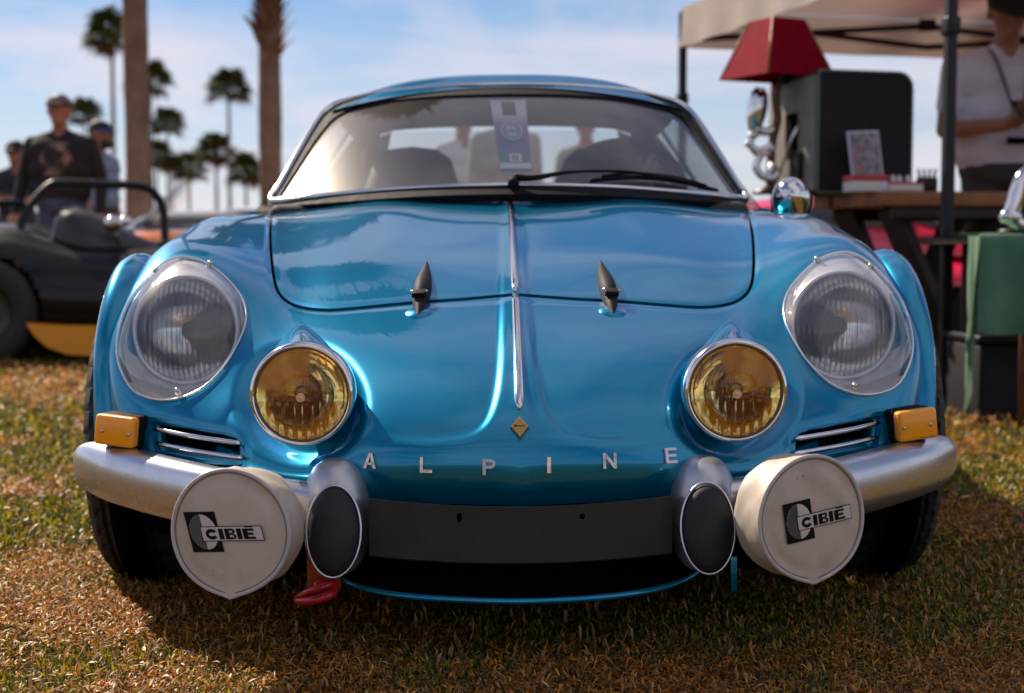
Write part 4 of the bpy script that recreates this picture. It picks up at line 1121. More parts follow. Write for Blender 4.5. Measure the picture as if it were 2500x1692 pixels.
# entry card hanging from the inner mirror: a thing of its own
tag_c = [pt(1250 + a - 2, b_, Y) for a, b_, Y in ((-52, 240, 4.045), (34, 240, 4.045), (52, 420, 3.90), (-26, 420, 3.90))]
cardm = bpy.data.materials.new("entry_card_print"); cardm.use_nodes = True; _t = cardm.node_tree; _b = _t.nodes['Principled BSDF']
_tcn = _t.nodes.new('ShaderNodeTexCoord'); _s = N(_t, 'ShaderNodeSeparateXYZ'); _t.links.new(_tcn.outputs['Object'], _s.inputs[0])
_mr = N(_t, 'ShaderNodeMapRange'); _mr.inputs[1].default_value = 0.0; _mr.inputs[2].default_value = -0.21; _t.links.new(_s.outputs[2], _mr.inputs[0])
_r = ramp(_t, [(0.0, (0.55, 0.53, 0.58)), (0.2, (0.50, 0.48, 0.55)), (0.32, (0.22, 0.16, 0.30)), (0.6, (0.16, 0.13, 0.27)), (0.78, (0.07, 0.20, 0.24)), (0.9, (0.06, 0.22, 0.24)), (1.0, (0.20, 0.12, 0.33))]); _t.links.new(_mr.outputs[0], _r.inputs[0])
_t.links.new(_r.outputs[0], _b.inputs['Base Color']); _b.inputs['Roughness'].default_value = 0.4
ctop = (tag_c[0] + tag_c[1]) / 2
ec = thing("entry_card", tuple(ctop), "purple and teal entry card hanging from the mirror behind the blue car's windscreen", "card")
ex = (tag_c[1] - tag_c[0]); ey = ((tag_c[3] + tag_c[2]) / 2 - ctop)
def cpt(s, t, d=0.0):
    top = tag_c[0].lerp(tag_c[1], s); bot = tag_c[3].lerp(tag_c[2], s); q_ = top.lerp(bot, t); return tuple(q_ + Vector((0, -d, d * 0.5)))
def cquad(s0, s1, t0, t1, d): return [cpt(s0, t0, d), cpt(s1, t0, d), cpt(s1, t1, d), cpt(s0, t1, d)], [(0, 3, 2, 1)]
hole = [(0.5 + 0.19 * math.cos(a), 0.155 + 0.075 * math.sin(a)) for a in np.linspace(0, 2 * PI, 25)[:-1]]
m = MB(); m.merge(cquad(0, 1, 0.24, 1.0, 0)); m.merge(cquad(0, 0.30, 0.0, 0.24, 0)); m.merge(cquad(0.70, 1, 0, 0.24, 0)); m.merge(cquad(0.30, 0.70, 0, 0.05, 0))
obj("card_sheet", m, [cardm], ec, smooth=False)
disc = [cpt(0.5 + 0.30 * math.cos(a), 0.46 + 0.125 * math.sin(a), 0.002) for a in np.linspace(0, 2 * PI, 33)[:-1]]
obj("card_emblem", (disc, [tuple(reversed(range(32)))]), [mat("card_emblem", (0.20, 0.24, 0.38), 0.5)], ec, smooth=False)
ring = [cpt(0.5 + 0.30 * math.cos(a), 0.46 + 0.125 * math.sin(a), 0.003) for a in np.linspace(0, 2 * PI, 33)[:-1]]
obj("emblem_ring", tube(ring, 0.0016, 6, closed=True), [mat("card_white", (0.62, 0.6, 0.64), 0.5)], ec)
for (s0, s1, t0, t1) in ((0.36, 0.40, 0.39, 0.45), (0.43, 0.50, 0.39, 0.405), (0.43, 0.47, 0.41, 0.45), (0.54, 0.58, 0.39, 0.45), (0.61, 0.64, 0.40, 0.45), (0.38, 0.42, 0.48, 0.53), (0.45, 0.49, 0.48, 0.53), (0.52, 0.55, 0.48, 0.53), (0.58, 0.62, 0.48, 0.53)): obj("emblem_mark", cquad(s0, s1, t0, t1, 0.003), [MATS["card_white"]], ec, smooth=False)
obj("card_box", cquad(0.34, 0.72, 0.76, 0.87, 0.002), [MATS["card_white"]], ec, smooth=False)
for s0 in (0.42, 0.53): obj("box_mark", cquad(s0, s0 + 0.07, 0.785, 0.85, 0.003), [mat("card_ink", (0.1, 0.16, 0.2), 0.5)], ec, smooth=False)
obj("card_strip", cquad(0.02, 0.98, 0.885, 0.96, 0.002), [MATS["card_white"]], ec, smooth=False)
# ================================================================== LAWN
gm = bpy.data.materials.new("dry_lawn_soil"); gm.use_nodes = True; _t = gm.node_tree; _b = _t.nodes['Principled BSDF']
_tcn = _t.nodes.new('ShaderNodeTexCoord')
_n1 = N(_t, 'ShaderNodeTexNoise', Scale=0.9, Detail=8.0, Roughness=0.7); _t.links.new(_tcn.outputs['Object'], _n1.inputs['Vector'])
_n2 = N(_t, 'ShaderNodeTexNoise', Scale=38.0, Detail=6.0, Roughness=0.75); _t.links.new(_tcn.outputs['Object'], _n2.inputs['Vector'])
_r1 = ramp(_t, [(0.35, (0.085, 0.085, 0.012)), (0.52, (0.19, 0.115, 0.028)), (0.7, (0.30, 0.165, 0.05))]); _t.links.new(_n1.outputs[0], _r1.inputs[0])
_r2 = ramp(_t, [(0.35, (0.25, 0.2, 0.14)), (0.65, (1.2, 1.1, 0.95))]); _t.links.new(_n2.outputs[0], _r2.inputs[0])
_m = N(_t, 'ShaderNodeMix', data_type='RGBA', blend_type='MULTIPLY'); _m.inputs[0].default_value = 1; _t.links.new(_r1.outputs[0], _m.inputs[6]); _t.links.new(_r2.outputs[0], _m.inputs[7])
_t.links.new(_m.outputs[2], _b.inputs['Base Color']); _b.inputs['Roughness'].default_value = 0.95; _b.inputs['Specular IOR Level'].default_value = 0.1
_bp = N(_t, 'ShaderNodeBump', Strength=0.8, Distance=0.03); _t.links.new(_n2.outputs[0], _bp.inputs['Height']); _t.links.new(_bp.outputs[0], _b.inputs['Normal'])
gx = np.concatenate([np.linspace(-1500, -12, 8), np.linspace(-11, 11, 70), np.linspace(12, 1500, 8)]); gy = np.concatenate([np.linspace(-1500, -3, 6), np.linspace(-2, 14, 60), np.linspace(15, 1500, 8)])
GV = [(x, y, -0.004 + 0.006 * math.sin(x * 2.3 + 1) * math.sin(y * 1.9) * (abs(x) < 11.5 and -2.5 < y < 14.5)) for y in gy for x in gx]
obj("ground", (GV, grid_faces(len(gy), len(gx)).tolist()), [gm], kind='structure')

def vnoise(x, y, s, seed):
    r = np.random.default_rng(seed); T = r.random((64, 64))
    u = x * s + 200.0; v = y * s + 200.0; i = np.floor(u).astype(int); j = np.floor(v).astype(int); fu = u - i; fv = v - j
    fu = fu * fu * (3 - 2 * fu); fv = fv * fv * (3 - 2 * fv)
    g_ = lambda a, b_: T[a % 64, b_ % 64]
    return (g_(i, j) * (1 - fu) + g_(i + 1, j) * fu) * (1 - fv) + (g_(i, j + 1) * (1 - fu) + g_(i + 1, j + 1) * fu) * fv
def blades(n, y0, y1, size):
    Y = rng.uniform(y0, y1, n); X = rng.uniform(-1, 1, n) * (0.37 * Y + 0.40); far_ = rng.random(n) < 0.16; X = np.where(far_, np.sign(X) * (0.37 * Y + 0.40 + 1.3 * rng.random(n)), X)
    g1 = vnoise(X, Y, 2.2, 1) * 0.55 + vnoise(X, Y, 7.0, 2) * 0.3 + vnoise(X, Y, 19.0, 3) * 0.15
    green = rng.random(n) < np.clip((g1 - 0.33) * 3.0 + 0.10 + 0.08 * (X < -0.3), 0.14, 0.90)
    L = np.where(green, rng.uniform(0.009, 0.024, n), rng.uniform(0.007, 0.027, n)) * size
    Wd = np.where(green, rng.uniform(0.0026, 0.0062, n), rng.uniform(0.0014, 0.0046, n)) * size
    az = rng.uniform(0, 2 * PI, n)
    el = np.where(green, rng.uniform(0.5, 1.4, n), np.abs(rng.normal(0.25, 0.42, n)))
    d = np.stack([np.cos(az) * np.cos(el), np.sin(az) * np.cos(el), np.sin(el)], 1)
    s = np.stack([-np.sin(az), np.cos(az), rng.uniform(-0.5, 0.5, n)], 1); s /= np.linalg.norm(s, axis=1, keepdims=True)
    z0 = np.where(green, rng.uniform(0.0, 0.010, n), rng.uniform(0.003, 0.026, n)) * size
    b_ = np.stack([X, Y, z0], 1)
    bend = rng.uniform(-0.35, 0.35, n)[:, None] * s + np.array([0, 0, -1.0]) * rng.uniform(0, 0.35, n)[:, None]
    mid = b_ + d * (L * 0.55)[:, None]; tip = b_ + (d + bend * 0.7) * L[:, None]; tip[:, 2] = np.maximum(tip[:, 2], 0.002)
    w_ = (Wd * 0.5)[:, None]
    Vv = np.stack([b_ - s * w_ * 0.7, b_ + s * w_ * 0.7, mid + s * w_, mid - s * w_, tip], 1)
    cg = np.array([[0.050, 0.072, 0.006], [0.135, 0.130, 0.006], [0.30, 0.235, 0.008], [0.026, 0.040, 0.006]]); cs_ = np.array([[0.44, 0.185, 0.036], [0.54, 0.285, 0.080], [0.55, 0.205, 0.012], [0.25, 0.092, 0.018], [0.64, 0.45, 0.22], [0.07, 0.032, 0.010]])
    C_ = np.where(green[:, None], cg[rng.integers(0, 4, n)], cs_[rng.choice(6, n, p=[.24, .06, .22, .24, .02, .22])]) * rng.uniform(0.8, 1.55, n)[:, None]
    return Vv, C_
sets = [blades(290000, 1.9, 3.3, 0.80), blades(135000, 3.3, 5.2, 1.3), blades(100000, 5.2, 11.5, 2.1), blades(26000, 11.5, 26, 4.0)]
def straws(n, y0, y1):
    Vv, C_ = blades(n, y0, y1, 0.95); c = Vv[:, 0:1, :]; Vv = c + (Vv - c) * np.array([1.15, 1.15, 1.4]); Vv[:, :, 2] += 0.006
    return Vv, np.array([0.50, 0.25, 0.085]) * rng.uniform(0.5, 1.2, n)[:, None]
sets.append(straws(5200, 2.02, 3.6))
BV = np.concatenate([s[0] for s in sets]); BC = np.concatenate([s[1] for s in sets]); nb_ = len(BV)
me = bpy.data.meshes.new("grass"); me.vertices.add(nb_ * 5); me.vertices.foreach_set('co', BV.reshape(-1).astype(np.float32))
base_i = (np.arange(nb_) * 5)[:, None]
lp_ = np.concatenate([base_i + np.array([[0, 1, 2, 3]]), base_i + np.array([[3, 2, 4]])], 1).reshape(-1)
me.loops.add(nb_ * 7); me.loops.foreach_set('vertex_index', lp_.astype(np.int32))
me.polygons.add(nb_ * 2); st_ = np.stack([np.arange(nb_) * 7, np.arange(nb_) * 7 + 4], 1).reshape(-1)
me.polygons.foreach_set('loop_start', st_.astype(np.int32))
me.update(calc_edges=True)
ca = me.color_attributes.new("tone", 'FLOAT_COLOR', 'POINT'); cc = np.ones((nb_, 5, 4), np.float32); cc[..., :3] = BC[:, None, :]; ca.data.foreach_set('color', cc.reshape(-1))
bm_ = bpy.data.materials.new("grass_blades"); bm_.use_nodes = True; _t = bm_.node_tree; _t.nodes.clear()
_a = N(_t, 'ShaderNodeAttribute'); _a.attribute_name = "tone"
_d = N(_t, 'ShaderNodeBsdfDiffuse'); _tl = N(_t, 'ShaderNodeBsdfTranslucent'); _gl = N(_t, 'ShaderNodeBsdfGlossy'); _gl.inputs['Roughness'].default_value = 0.45; _gl.inputs[0].default_value = (0.9, 0.85, 0.75, 1)
_t.links.new(_a.outputs[0], _d.inputs[0]); _t.links.new(_a.outputs[0], _tl.inputs[0])
_m1 = N(_t, 'ShaderNodeMixShader'); _m1.inputs[0].default_value = 0.45; _t.links.new(_d.outputs[0], _m1.inputs[1]); _t.links.new(_tl.outputs[0], _m1.inputs[2])
_m2 = N(_t, 'ShaderNodeMixShader'); _m2.inputs[0].default_value = 0.05; _t.links.new(_m1.outputs[0], _m2.inputs[1]); _t.links.new(_gl.outputs[0], _m2.inputs[2])
_o = N(_t, 'ShaderNodeOutputMaterial'); _t.links.new(_m2.outputs[0], _o.inputs[0])
me.materials.append(bm_); go = bpy.data.objects.new("grass", me); col.objects.link(go); tag(go, 'short dry lawn of straw blades and green tufts', 'grass', kind='stuff')

# ================================================================== PALMS AND BUSHES
barkm = mat("palm_bark", (0.23, 0.13, 0.085), 0.9, var=0.45, vscale=3.5, bump=0.6, bscale=14)
barkr = mat("palm_boot", (0.17, 0.075, 0.035), 0.9, var=0.5, vscale=6)
frond = mat("palm_frond", (0.050, 0.070, 0.016), 0.75, spec=0.1, var=0.5, vscale=1.5, var_col=(0.085, 0.080, 0.020))
deadf = mat("dead_frond", (0.16, 0.09, 0.04), 0.9, spec=0.05, var=0.4, vscale=2)
farbark = mat("far_palm_bark", (0.15, 0.12, 0.10), 0.9, var=0.3, vscale=2)
def crown(R, n, seed, droop=1.0):
    r = random.Random(seed); m = MB()
    for k in range(n):
        az = r.uniform(0, 2 * PI); el = r.uniform(-0.55, 1.25); dead = el < -0.35
        d = Vector((math.cos(az) * math.cos(el), math.sin(az) * math.cos(el), math.sin(el)))
        stem = R * r.uniform(0.42, 0.60); hub = d * stem + Vector((0, 0, -0.10 * R * (stem / R)))
        s = d.cross(Vector((0, 0, 1))).normalized(); u = s.cross(d).normalized()
        m.merge(tube([Vector((0, 0, 0)), d * stem * 0.5, hub], R * 0.012, 4, caps=False), 0)
        nl = 13; fr = R * r.uniform(0.42, 0.60)
        for j in range(nl):
            a = -1.9 + 3.8 * j / (nl - 1) + r.uniform(-0.08, 0.08)
            dir_ = (d * math.cos(a) + s * math.sin(a)).normalized()
            w_ = fr * 0.085; side = (s * math.cos(a) - d * math.sin(a)).normalized()
            Lf = fr * (0.75 + 0.25 * math.cos(a)) * r.uniform(0.85, 1.1)
            tip = hub + dir_ * Lf + Vector((0, 0, -1)) * Lf * r.uniform(0.15, 0.55) * droop
            mid = hub + dir_ * Lf * 0.55 + u * 0.02 * R
            m.add([hub, mid + side * w_, tip, mid - side * w_], [(0, 1, 2, 3)], 1 if dead else 0)
    return m
def palm(name, px, Y, zc, R, r0, r1, n, seed, label, group, bark=None, lean=0.0, pybase=None):
    b_ = pt(px, 560, Y); loc = (b_.x, Y, 0.0)
    t = thing(name, loc, label, "palm", group)
    pts = [(b_.x + lean * math.sin(PI * k / 10) * 0.5, Y, zc * k / 10) for k in range(11)]
    rr = [(r0 + (r1 - r0) * k / 10) * (1.35 if k == 0 else 1 + 0.04 * math.sin(k * 2.1 + seed)) for k in range(11)]
    P_ = catmull(pts, 6); Rr = catmull([(q, 0) for q in rr], 6)[:, 0]
    Rr = Rr * (1 + 0.018 * np.sin(np.arange(len(Rr)) * 2.4 + seed))
    obj("trunk", tube(P_, list(Rr), 20), [bark or barkm], t)
    c = crown(R, n, seed); c.v = [(q[0] + b_.x, q[1] + Y, q[2] + zc) for q in c.v]
    obj("crown", c, [frond, deadf], t, smooth=False)
    return t
G1 = "two thick palm trunks close behind the car"
palm("palm_tree", 338, 22, 17.2, 3.1, 0.175, 0.165, 190, 3, "thick bare palm trunk behind the black open car, left of the two near trunks", None)
p2 = palm("palm_tree", 662, 24, 8.8, 2.4, 0.180, 0.170, 60, 8, "palm trunk with ragged brown leaf bases near the top, rising beside the blue car's windscreen", None)
# leaf bases on the second trunk: one mesh, many copies
bx = pt(662, 560, 24).x
bmv = [(-.055, 0, 0), (.055, 0, 0), (.045, .05, .16), (-.045, .05, .16), (0.0, .16, .30), (-.03, -.02, 0.02), (.03, -.02, 0.02), (0.0, .07, .17)]
bmf = [(0, 1, 2, 3), (3, 2, 4), (0, 3, 7, 5), (1, 6, 7, 2), (5, 7, 6), (7, 4, 2), (7, 3, 4), (0, 5, 6, 1)]
first = None; k = 0
for row in range(17):
    for j in range(7):
        z = 3.62 + row * 0.155 + random.uniform(-.05, .05); a = 2 * PI * (j + 0.5 * (row % 2)) / 7 + random.uniform(-.2, .2)
        if row < 3 and random.random() < 0.35: continue
        if first is None: first = obj("leaf_base", (bmv, bmf), [barkr], p2, smooth=False, world=False); o = first
        else: o = first.copy(); col.objects.link(o); o.parent = p2
        o.location = (math.cos(a) * 0.16, math.sin(a) * 0.16, z); o.rotation_euler = (random.uniform(-.25, .15), random.uniform(-.25, .25), a - PI / 2)
        s = random.uniform(1.1, 1.7); o.scale = (s, s, s * random.uniform(.8, 1.2))
FAR = [ # px, crown row, crown px radius, depth, label
 (281, 85, 62, "tall slim palm just left of the thick trunk, its crown highest of the far palms"),
 (372, 196, 52, "palm crown half hidden behind the right side of the thick bare trunk"),
 (562, 214, 50, "slim palm standing alone in clear sky between the two thick trunks"),
 (412, 302, 40, "slim palm right of the thick trunk, below the half hidden crown"),
 (384, 380, 42, "low palm hugging the right side of the thick bare trunk"),
 (463, 410, 42, "short palm in the middle of the low cluster, dark trunk"),
 (422, 402, 26, "smallest palm of the low cluster, pale thin trunk"),
 (530, 372, 48, "bushy palm under the lone slim one, trunk dark brown"),
 (602, 420, 46, "low round palm touching the trunk with ragged leaf bases"),
 (212, 278, 40, "palm crown showing behind the head of the man in the visor"),
]
for i, (px, py, rp, lab) in enumerate(FAR):
    R = 1.9; Y = FPX * R / rp; zc = pt(px, py, Y).z
    palm("palm_tree", px, Y, zc, R * 1.35, 0.20, 0.13, 60, 20 + i, lab, "far palms against the sky", bark=farbark)
leafg = mat("bush_leaf", (0.060, 0.055, 0.025), 0.8, var=0.5, vscale=0.6, var_col=(0.15, 0.075, 0.04))
def bush(px, Y, w, h, seed, label):
    r = random.Random(seed); b_ = pt(px, 560, Y); t = thing("bush", (b_.x, Y, 0), label, "bush", "bushes along the far edge of the field")
    m = MB()
    for k in range(420):
        a = r.uniform(0, 2 * PI); u = r.random() ** 0.4; zz = r.random()
        x = math.cos(a) * u * w * (1 - 0.5 * zz * zz); y = math.sin(a) * u * w * 0.6; z = zz * h * (1 - 0.3 * u) * (0.8 + 0.2 * math.sin(a * 3 + seed))
        s = r.uniform(0.10, 0.26) * h * 0.4; n1 = Vector((r.uniform(-1, 1), r.uniform(-1, 1), r.uniform(-1, 1))).normalized(); n2 = n1.cross(Vector((0.3, 0.5, 0.8))).normalized()
        c = Vector((b_.x + x, Y + y, z + 0.05)); m.add([c - n1 * s, c + n2 * s * 0.6, c + n1 * s, c - n2 * s * 0.6], [(0, 1, 2, 3)])
    obj("foliage", m, [leafg], t, smooth=False)
    obj("stem", tube([(b_.x, Y, 0), (b_.x + 0.1, Y, h * 0.5)], 0.08, 6), [farbark], t)
for i, (px, Y, w, h, lab) in enumerate(((560, 70, 2.4, 2.5, "reddish bush left of the ragged palm trunk, over the white car"), (470, 74, 3.2, 2.15, "low brown bush under the cluster of short palms"), (395, 76, 3.0, 2.05, "low brown bush behind the roll hoop's right leg"),
    (620, 66, 2.0, 2.4, "dark bush at the foot of the ragged palm trunk"), (20, 72, 4.0, 2.2, "wide dark bush behind the man with crossed arms"), (120, 78, 3.4, 2.2, "dark bush behind the man in the black top"), (250, 75, 3.4, 2.1, "dark bush behind the man in blue"), (1850, 70, 3.0, 2.3, "low bush between the blue car's screen and the speaker"), (1760, 76, 3.0, 2.4, "dark bush behind the blue car's right screen pillar"), (2262, 70, 3.0, 2.4, "bush far behind the table with the speaker"))):
    bush(px, Y, w, h, 50 + i, lab)

# ================================================================== CANOPY TENT, TABLES AND WHAT STANDS ON THEM
def place(o_x, o_y, ang):
    c, s = math.cos(ang), math.sin(ang)
    return lambda x, y, z=0.0: (o_x + c * x - s * y, o_y + s * x + c * y, z)
TA = math.radians(13.5)
black_steel = mat("black_steel", (0.015, 0.015, 0.017), 0.4, 0.4, var=0.2, vscale=20)
fab = bpy.data.materials.new("canopy_fabric"); fab.use_nodes = True; _t = fab.node_tree; _t.nodes.clear()
_tcn = _t.nodes.new('ShaderNodeTexCoord'); _nz = N(_t, 'ShaderNodeTexNoise', Scale=2.0, Detail=5.0); _t.links.new(_tcn.outputs['Object'], _nz.inputs['Vector'])
_r = ramp(_t, [(0.3, (0.55, 0.49, 0.45)), (0.7, (0.47, 0.42, 0.39))]); _t.links.new(_nz.outputs[0], _r.inputs[0])
_d = N(_t, 'ShaderNodeBsdfDiffuse'); _tl = N(_t, 'ShaderNodeBsdfTranslucent'); _t.links.new(_r.outputs[0], _d.inputs[0]); _tl.inputs[0].default_value = (0.36, 0.31, 0.28, 1)
_mx = N(_t, 'ShaderNodeMixShader'); _mx.inputs[0].default_value = 0.22; _t.links.new(_d.outputs[0], _mx.inputs[1]); _t.links.new(_tl.outputs[0], _mx.inputs[2])
_o = N(_t, 'ShaderNodeOutputMaterial'); _t.links.new(_mx.outputs[0], _o.inputs[0])
T = place(1.70, 6.02, TA)              # near-left leg of the tent; local +y runs to the far-left leg
S3 = 3.05
tent = thing("canopy_tent", (1.70, 6.02, 0), "beige pop-up canopy tent on black legs above the stall at right", "tent")
ze, zv, za_ = 2.04, 1.815, 3.0
cor = [T(0, 0), T(0, S3), T(S3, S3), T(S3, 0)]; apx = T(S3 / 2, S3 / 2)
K = 14; m = MB()
for e in range(4):
    a, b_ = np.array(cor[e]), np.array(cor[(e + 1) % 4]); base_ = len(m.v)
    for j in range(K + 1):
        for i in range(K + 1):
            s, t = i / K, j / K
            p = (a + (b_ - a) * s) * (1 - t) + np.array(apx) * t
            z = ze + (za_ - ze) * t - 0.10 * math.sin(PI * t) * (1 - abs(2 * s - 1) * 0.4) - 0.012 * math.sin(PI * s) * (1 - t)
            m.v.append((p[0], p[1], z))
    for j in range(K):
        for i in range(K): m.f.append((base_ + j * (K + 1) + i, base_ + j * (K + 1) + i + 1, base_ + (j + 1) * (K + 1) + i + 1, base_ + (j + 1) * (K + 1) + i)); m.m.append(0)
obj("canopy", m, [fab], tent)
for e in range(4):
    a, b_ = np.array(cor[e]), np.array(cor[(e + 1) % 4]); v = []
    out = np.array([(b_ - a)[1], -(b_ - a)[0], 0]); out = -out / np.linalg.norm(out)
    for j in range(4):
        for i in range(31):
            p = a + (b_ - a) * i / 30 + out * 0.012 * (1 + math.sin(i * 1.3) * j / 3); v.append((p[0], p[1], ze - (ze - zv) * j / 3 - 0.012 * math.sin(PI * i / 30)))
    obj("valance", (v, grid_faces(4, 31).tolist()), [fab], tent)
for (c, h) in zip(cor, (ze,) * 4):
    lg = obj("tent_leg", xform(bevbox(0, 0, 1.01, 0.042, 0.042, 2.02, 0.006), Matrix.Translation((c[0], c[1], 0)) @ Matrix.Rotation(TA, 4, 'Z')), [black_steel], tent, smooth=40)
    obj("foot_plate", xform(bevbox(0, 0, 0.006, 0.11, 0.11, 0.012, 0.003), Matrix.Translation((c[0], c[1], 0))), [black_steel], lg, smooth=40)
    obj("leg_slider", xform(bevbox(0, 0, 1.52, 0.06, 0.06, 0.07, 0.008), Matrix.Translation((c[0], c[1], 0)) @ Matrix.Rotation(TA, 4, 'Z')), [black_steel], lg, smooth=40)
for e in range(4):
    a, b_ = np.array(cor[e]), np.array(cor[(e + 1) % 4])
    inn = (np.array(apx) - (a + b_) / 2); inn = inn / np.linalg.norm(inn) * 0.05; inn[2] = 0
    q_ = [(0, 1.86), (0.25, 1.98), (0.25, 1.86), (0.5, 1.98), (0.5, 1.86), (0.75, 1.98)]
    zz = [(0, 1.98, .5, 1.855), (0, 1.855, .5, 1.98), (.5, 1.98, 1, 1.855), (.5, 1.855, 1, 1.98)]
    for (s0, z0, s1, z1) in zz:
        p = a + (b_ - a) * s0 + inn; r_ = a + (b_ - a) * s1 + inn; obj("truss_bar", tube([(p[0], p[1], z0), (r_[0], r_[1], z1)], 0.018, 8), [black_steel], tent)
    p = a + (b_ - a) * .5 + inn; obj("truss_joint", bevbox(p[0], p[1], 1.985, 0.10, 0.05, 0.07, 0.01), [black_steel], tent, smooth=40)

# work table
woodm = mat("oiled_plank", (0.30, 0.115, 0.030), 0.5, var=0.5, vscale=7, var_col=(0.15, 0.055, 0.018), bump=0.2, bscale=30)
wood_d = mat("dark_timber", (0.030, 0.018, 0.012), 0.6, var=0.5, vscale=9)
tabl = thing("work_table", (1.50, 6.20, 0), "heavy wooden table with orange plank top and dark slanted legs under the tent", "table")
Mt = Matrix.Translation((1.50, 6.20, 0)) @ Matrix.Rotation(math.radians(12), 4, 'Z')
for k in range(4):
    obj("plank", xform(bevbox(1.0, 0.10 + k * 0.178, 0.862, 2.0, 0.172, 0.060, 0.006), Mt @ Matrix.Translation((random.uniform(-.01, .01), 0, random.uniform(-.002, .002)))), [woodm], tabl, smooth=40)
obj("apron", xform(bevbox(1.0, 0.05, 0.805, 1.9, 0.03, 0.05, 0.004), Mt), [wood_d], tabl, smooth=40)
obj("apron", xform(bevbox(1.0, 0.62, 0.805, 1.9, 0.03, 0.05, 0.004), Mt), [wood_d], tabl, smooth=40)
for x0, x1 in ((0.08, 0.46), (0.62, 0.24), (1.62, 1.40), (1.70, 1.98)):
    for y in (0.12, 0.56):
        obj("leg", xform(tube([(x0, y, 0.83), (x1, y, 0.0)], 0.06, 4), Mt), [wood_d], tabl, smooth=False)
obj("stretcher", xform(bevbox(1.0, 0.34, 0.28, 1.7, 0.06, 0.09, 0.005), Mt), [wood_d], tabl, smooth=40)
# big black speaker cabinet
spm = mat("speaker_vinyl", (0.017, 0.017, 0.021), 0.6, spec=0.25, var=0.3, vscale=14, bump=0.25, bscale=260)
sps = mat("speaker_lit_side", (0.22, 0.19, 0.17), 0.6, var=0.25, vscale=10)  # paler than the cabinet: sunlight on this side put into the colour
Ms = Matrix.Translation((1.285, 6.50, 0.894)) @ Matrix.Rotation(math.radians(15), 4, 'Z') @ Matrix.Scale(1.2, 4)
spk = thing("speaker_cabinet", tuple(Ms.translation), "big dark grey speaker cabinet standing on the wooden table", "speaker")
# rounded front outline extruded back
def rrect(w, h, r, n=8):
    o = []
    for cx, cy, a0 in ((w - r[1], h - r[1], 0), (r[0], h - r[0], PI / 2), (r[3], r[3], PI), (w - r[2], r[2], 1.5 * PI)):
        rr_ = r[1] if a0 == 0 else (r[0] if a0 == PI / 2 else (r[3] if a0 == PI else r[2]))
        for k in range(n + 1): a = a0 + PI / 2 * k / n; o.append((cx + rr_ * math.cos(a), cy + rr_ * math.sin(a)))
    return o
ol = rrect(0.365, 0.425, (0.012, 0.055, 0.02, 0.012)); nn = len(ol)
v = [(x, 0, z) for x, z in ol] + [(x, 0.40, z) for x, z in ol]; f = [tuple(range(nn)), tuple(range(2 * nn - 1, nn - 1, -1))] + [(i, nn + i, nn + (i + 1) % nn, (i + 1) % nn) for i in range(nn)]
obj("cabinet", xform((v, f), Ms), [spm], spk, smooth=40)
obj("edge_trim", xform(tube([(x, -0.002, z) for x, z in ol], 0.005, 6, closed=True), Ms), [mat("trim_greygreen", (0.10, 0.13, 0.11), 0.35)], spk)
obj("lit_side_panel", xform(bevbox(-0.004, 0.20, 0.21, 0.010, 0.385, 0.40, 0.003), Ms), [sps], spk, smooth=40)
obj("handle_recess", xform(bevbox(-0.010, 0.19, 0.21, 0.006, 0.10, 0.16, 0.002), Ms), [darkm], spk, smooth=40)
obj("side_socket", xform(bevbox(-0.010, 0.34, 0.09, 0.006, 0.06, 0.03, 0.002), Ms), [darkm], spk, smooth=40)
obj("latch_rod", xform(tube([(-0.02, 0.12, 0.24), (-0.03, 0.16, 0.18), (-0.045, 0.26, 0.02)], 0.006, 8), Ms), [chrome], spk)
obj("latch_plate", xform(bevbox(-0.02, 0.13, 0.10, 0.018, 0.08, 0.10, 0.004), Ms), [black_steel], spk, smooth=40)
# lamp made of chrome pipes with a red shade
lx = pt(1880, 300, 6.75); LX, LY = lx.x - 0.02, 6.75
lampt = thing("pipe_lamp", (LX, LY, 0.894), "table lamp of bent chrome exhaust pipes under a red four-sided shade", "lamp")
redsh = bpy.data.materials.new("red_shade"); redsh.use_nodes = True; _b = redsh.node_tree.nodes['Principled BSDF']; _b.inputs['Base Color'].default_value = (0.34, 0.004, 0.014, 1); _b.inputs['Roughness'].default_value = 0.7; _b.inputs['Specular IOR Level'].default_value = 0.04
_tcn = redsh.node_tree.nodes.new('ShaderNodeTexCoord'); _nz = N(redsh.node_tree, 'ShaderNodeTexNoise', Scale=30.0, Detail=4.0); redsh.node_tree.links.new(_tcn.outputs['Object'], _nz.inputs['Vector']); _r = ramp(redsh.node_tree, [(0.4, (0.23, 0.001, 0.014)), (0.75, (0.16, 0.001, 0.010))]); redsh.node_tree.links.new(_nz.outputs[0], _r.inputs[0]); redsh.node_tree.links.new(_r.outputs[0], _b.inputs['Base Color'])
zt, zb = zat(50, LY), zat(192, LY)
Msd = Matrix.Translation((LX + 0.045, LY, 0)) @ Matrix.Rotation(math.radians(27), 4, 'Z')
for k in range(4):
    Mk = Msd @ Matrix.Rotation(PI / 2 * k, 4, 'Z'); a, b_ = 0.085, 0.176
    v = [(-b_, -b_, zb), (b_, -b_, zb), (a, -a, zt), (-a, -a, zt), (-b_ + .006, -b_ + .006, zb), (b_ - .006, -b_ + .006, zb), (a - .006, -a + .006, zt), (-a + .006, -a + .006, zt)]
    obj("shade_panel", xform((v, [(0, 1, 2, 3), (5, 4, 7, 6), (0, 4, 5, 1), (3, 2, 6, 7)]), Mk), [redsh], lampt, smooth=False)
    obj("shade_edge", xform(tube([(-b_, -b_, zb), (-a, -a, zt)], 0.004, 6), Mk), [mat("shade_edge", (0.25, 0.12, 0.05), 0.4)], lampt)
def L3(px, py, d=0.0): q = pt(px, py, LY + d); return tuple(q)
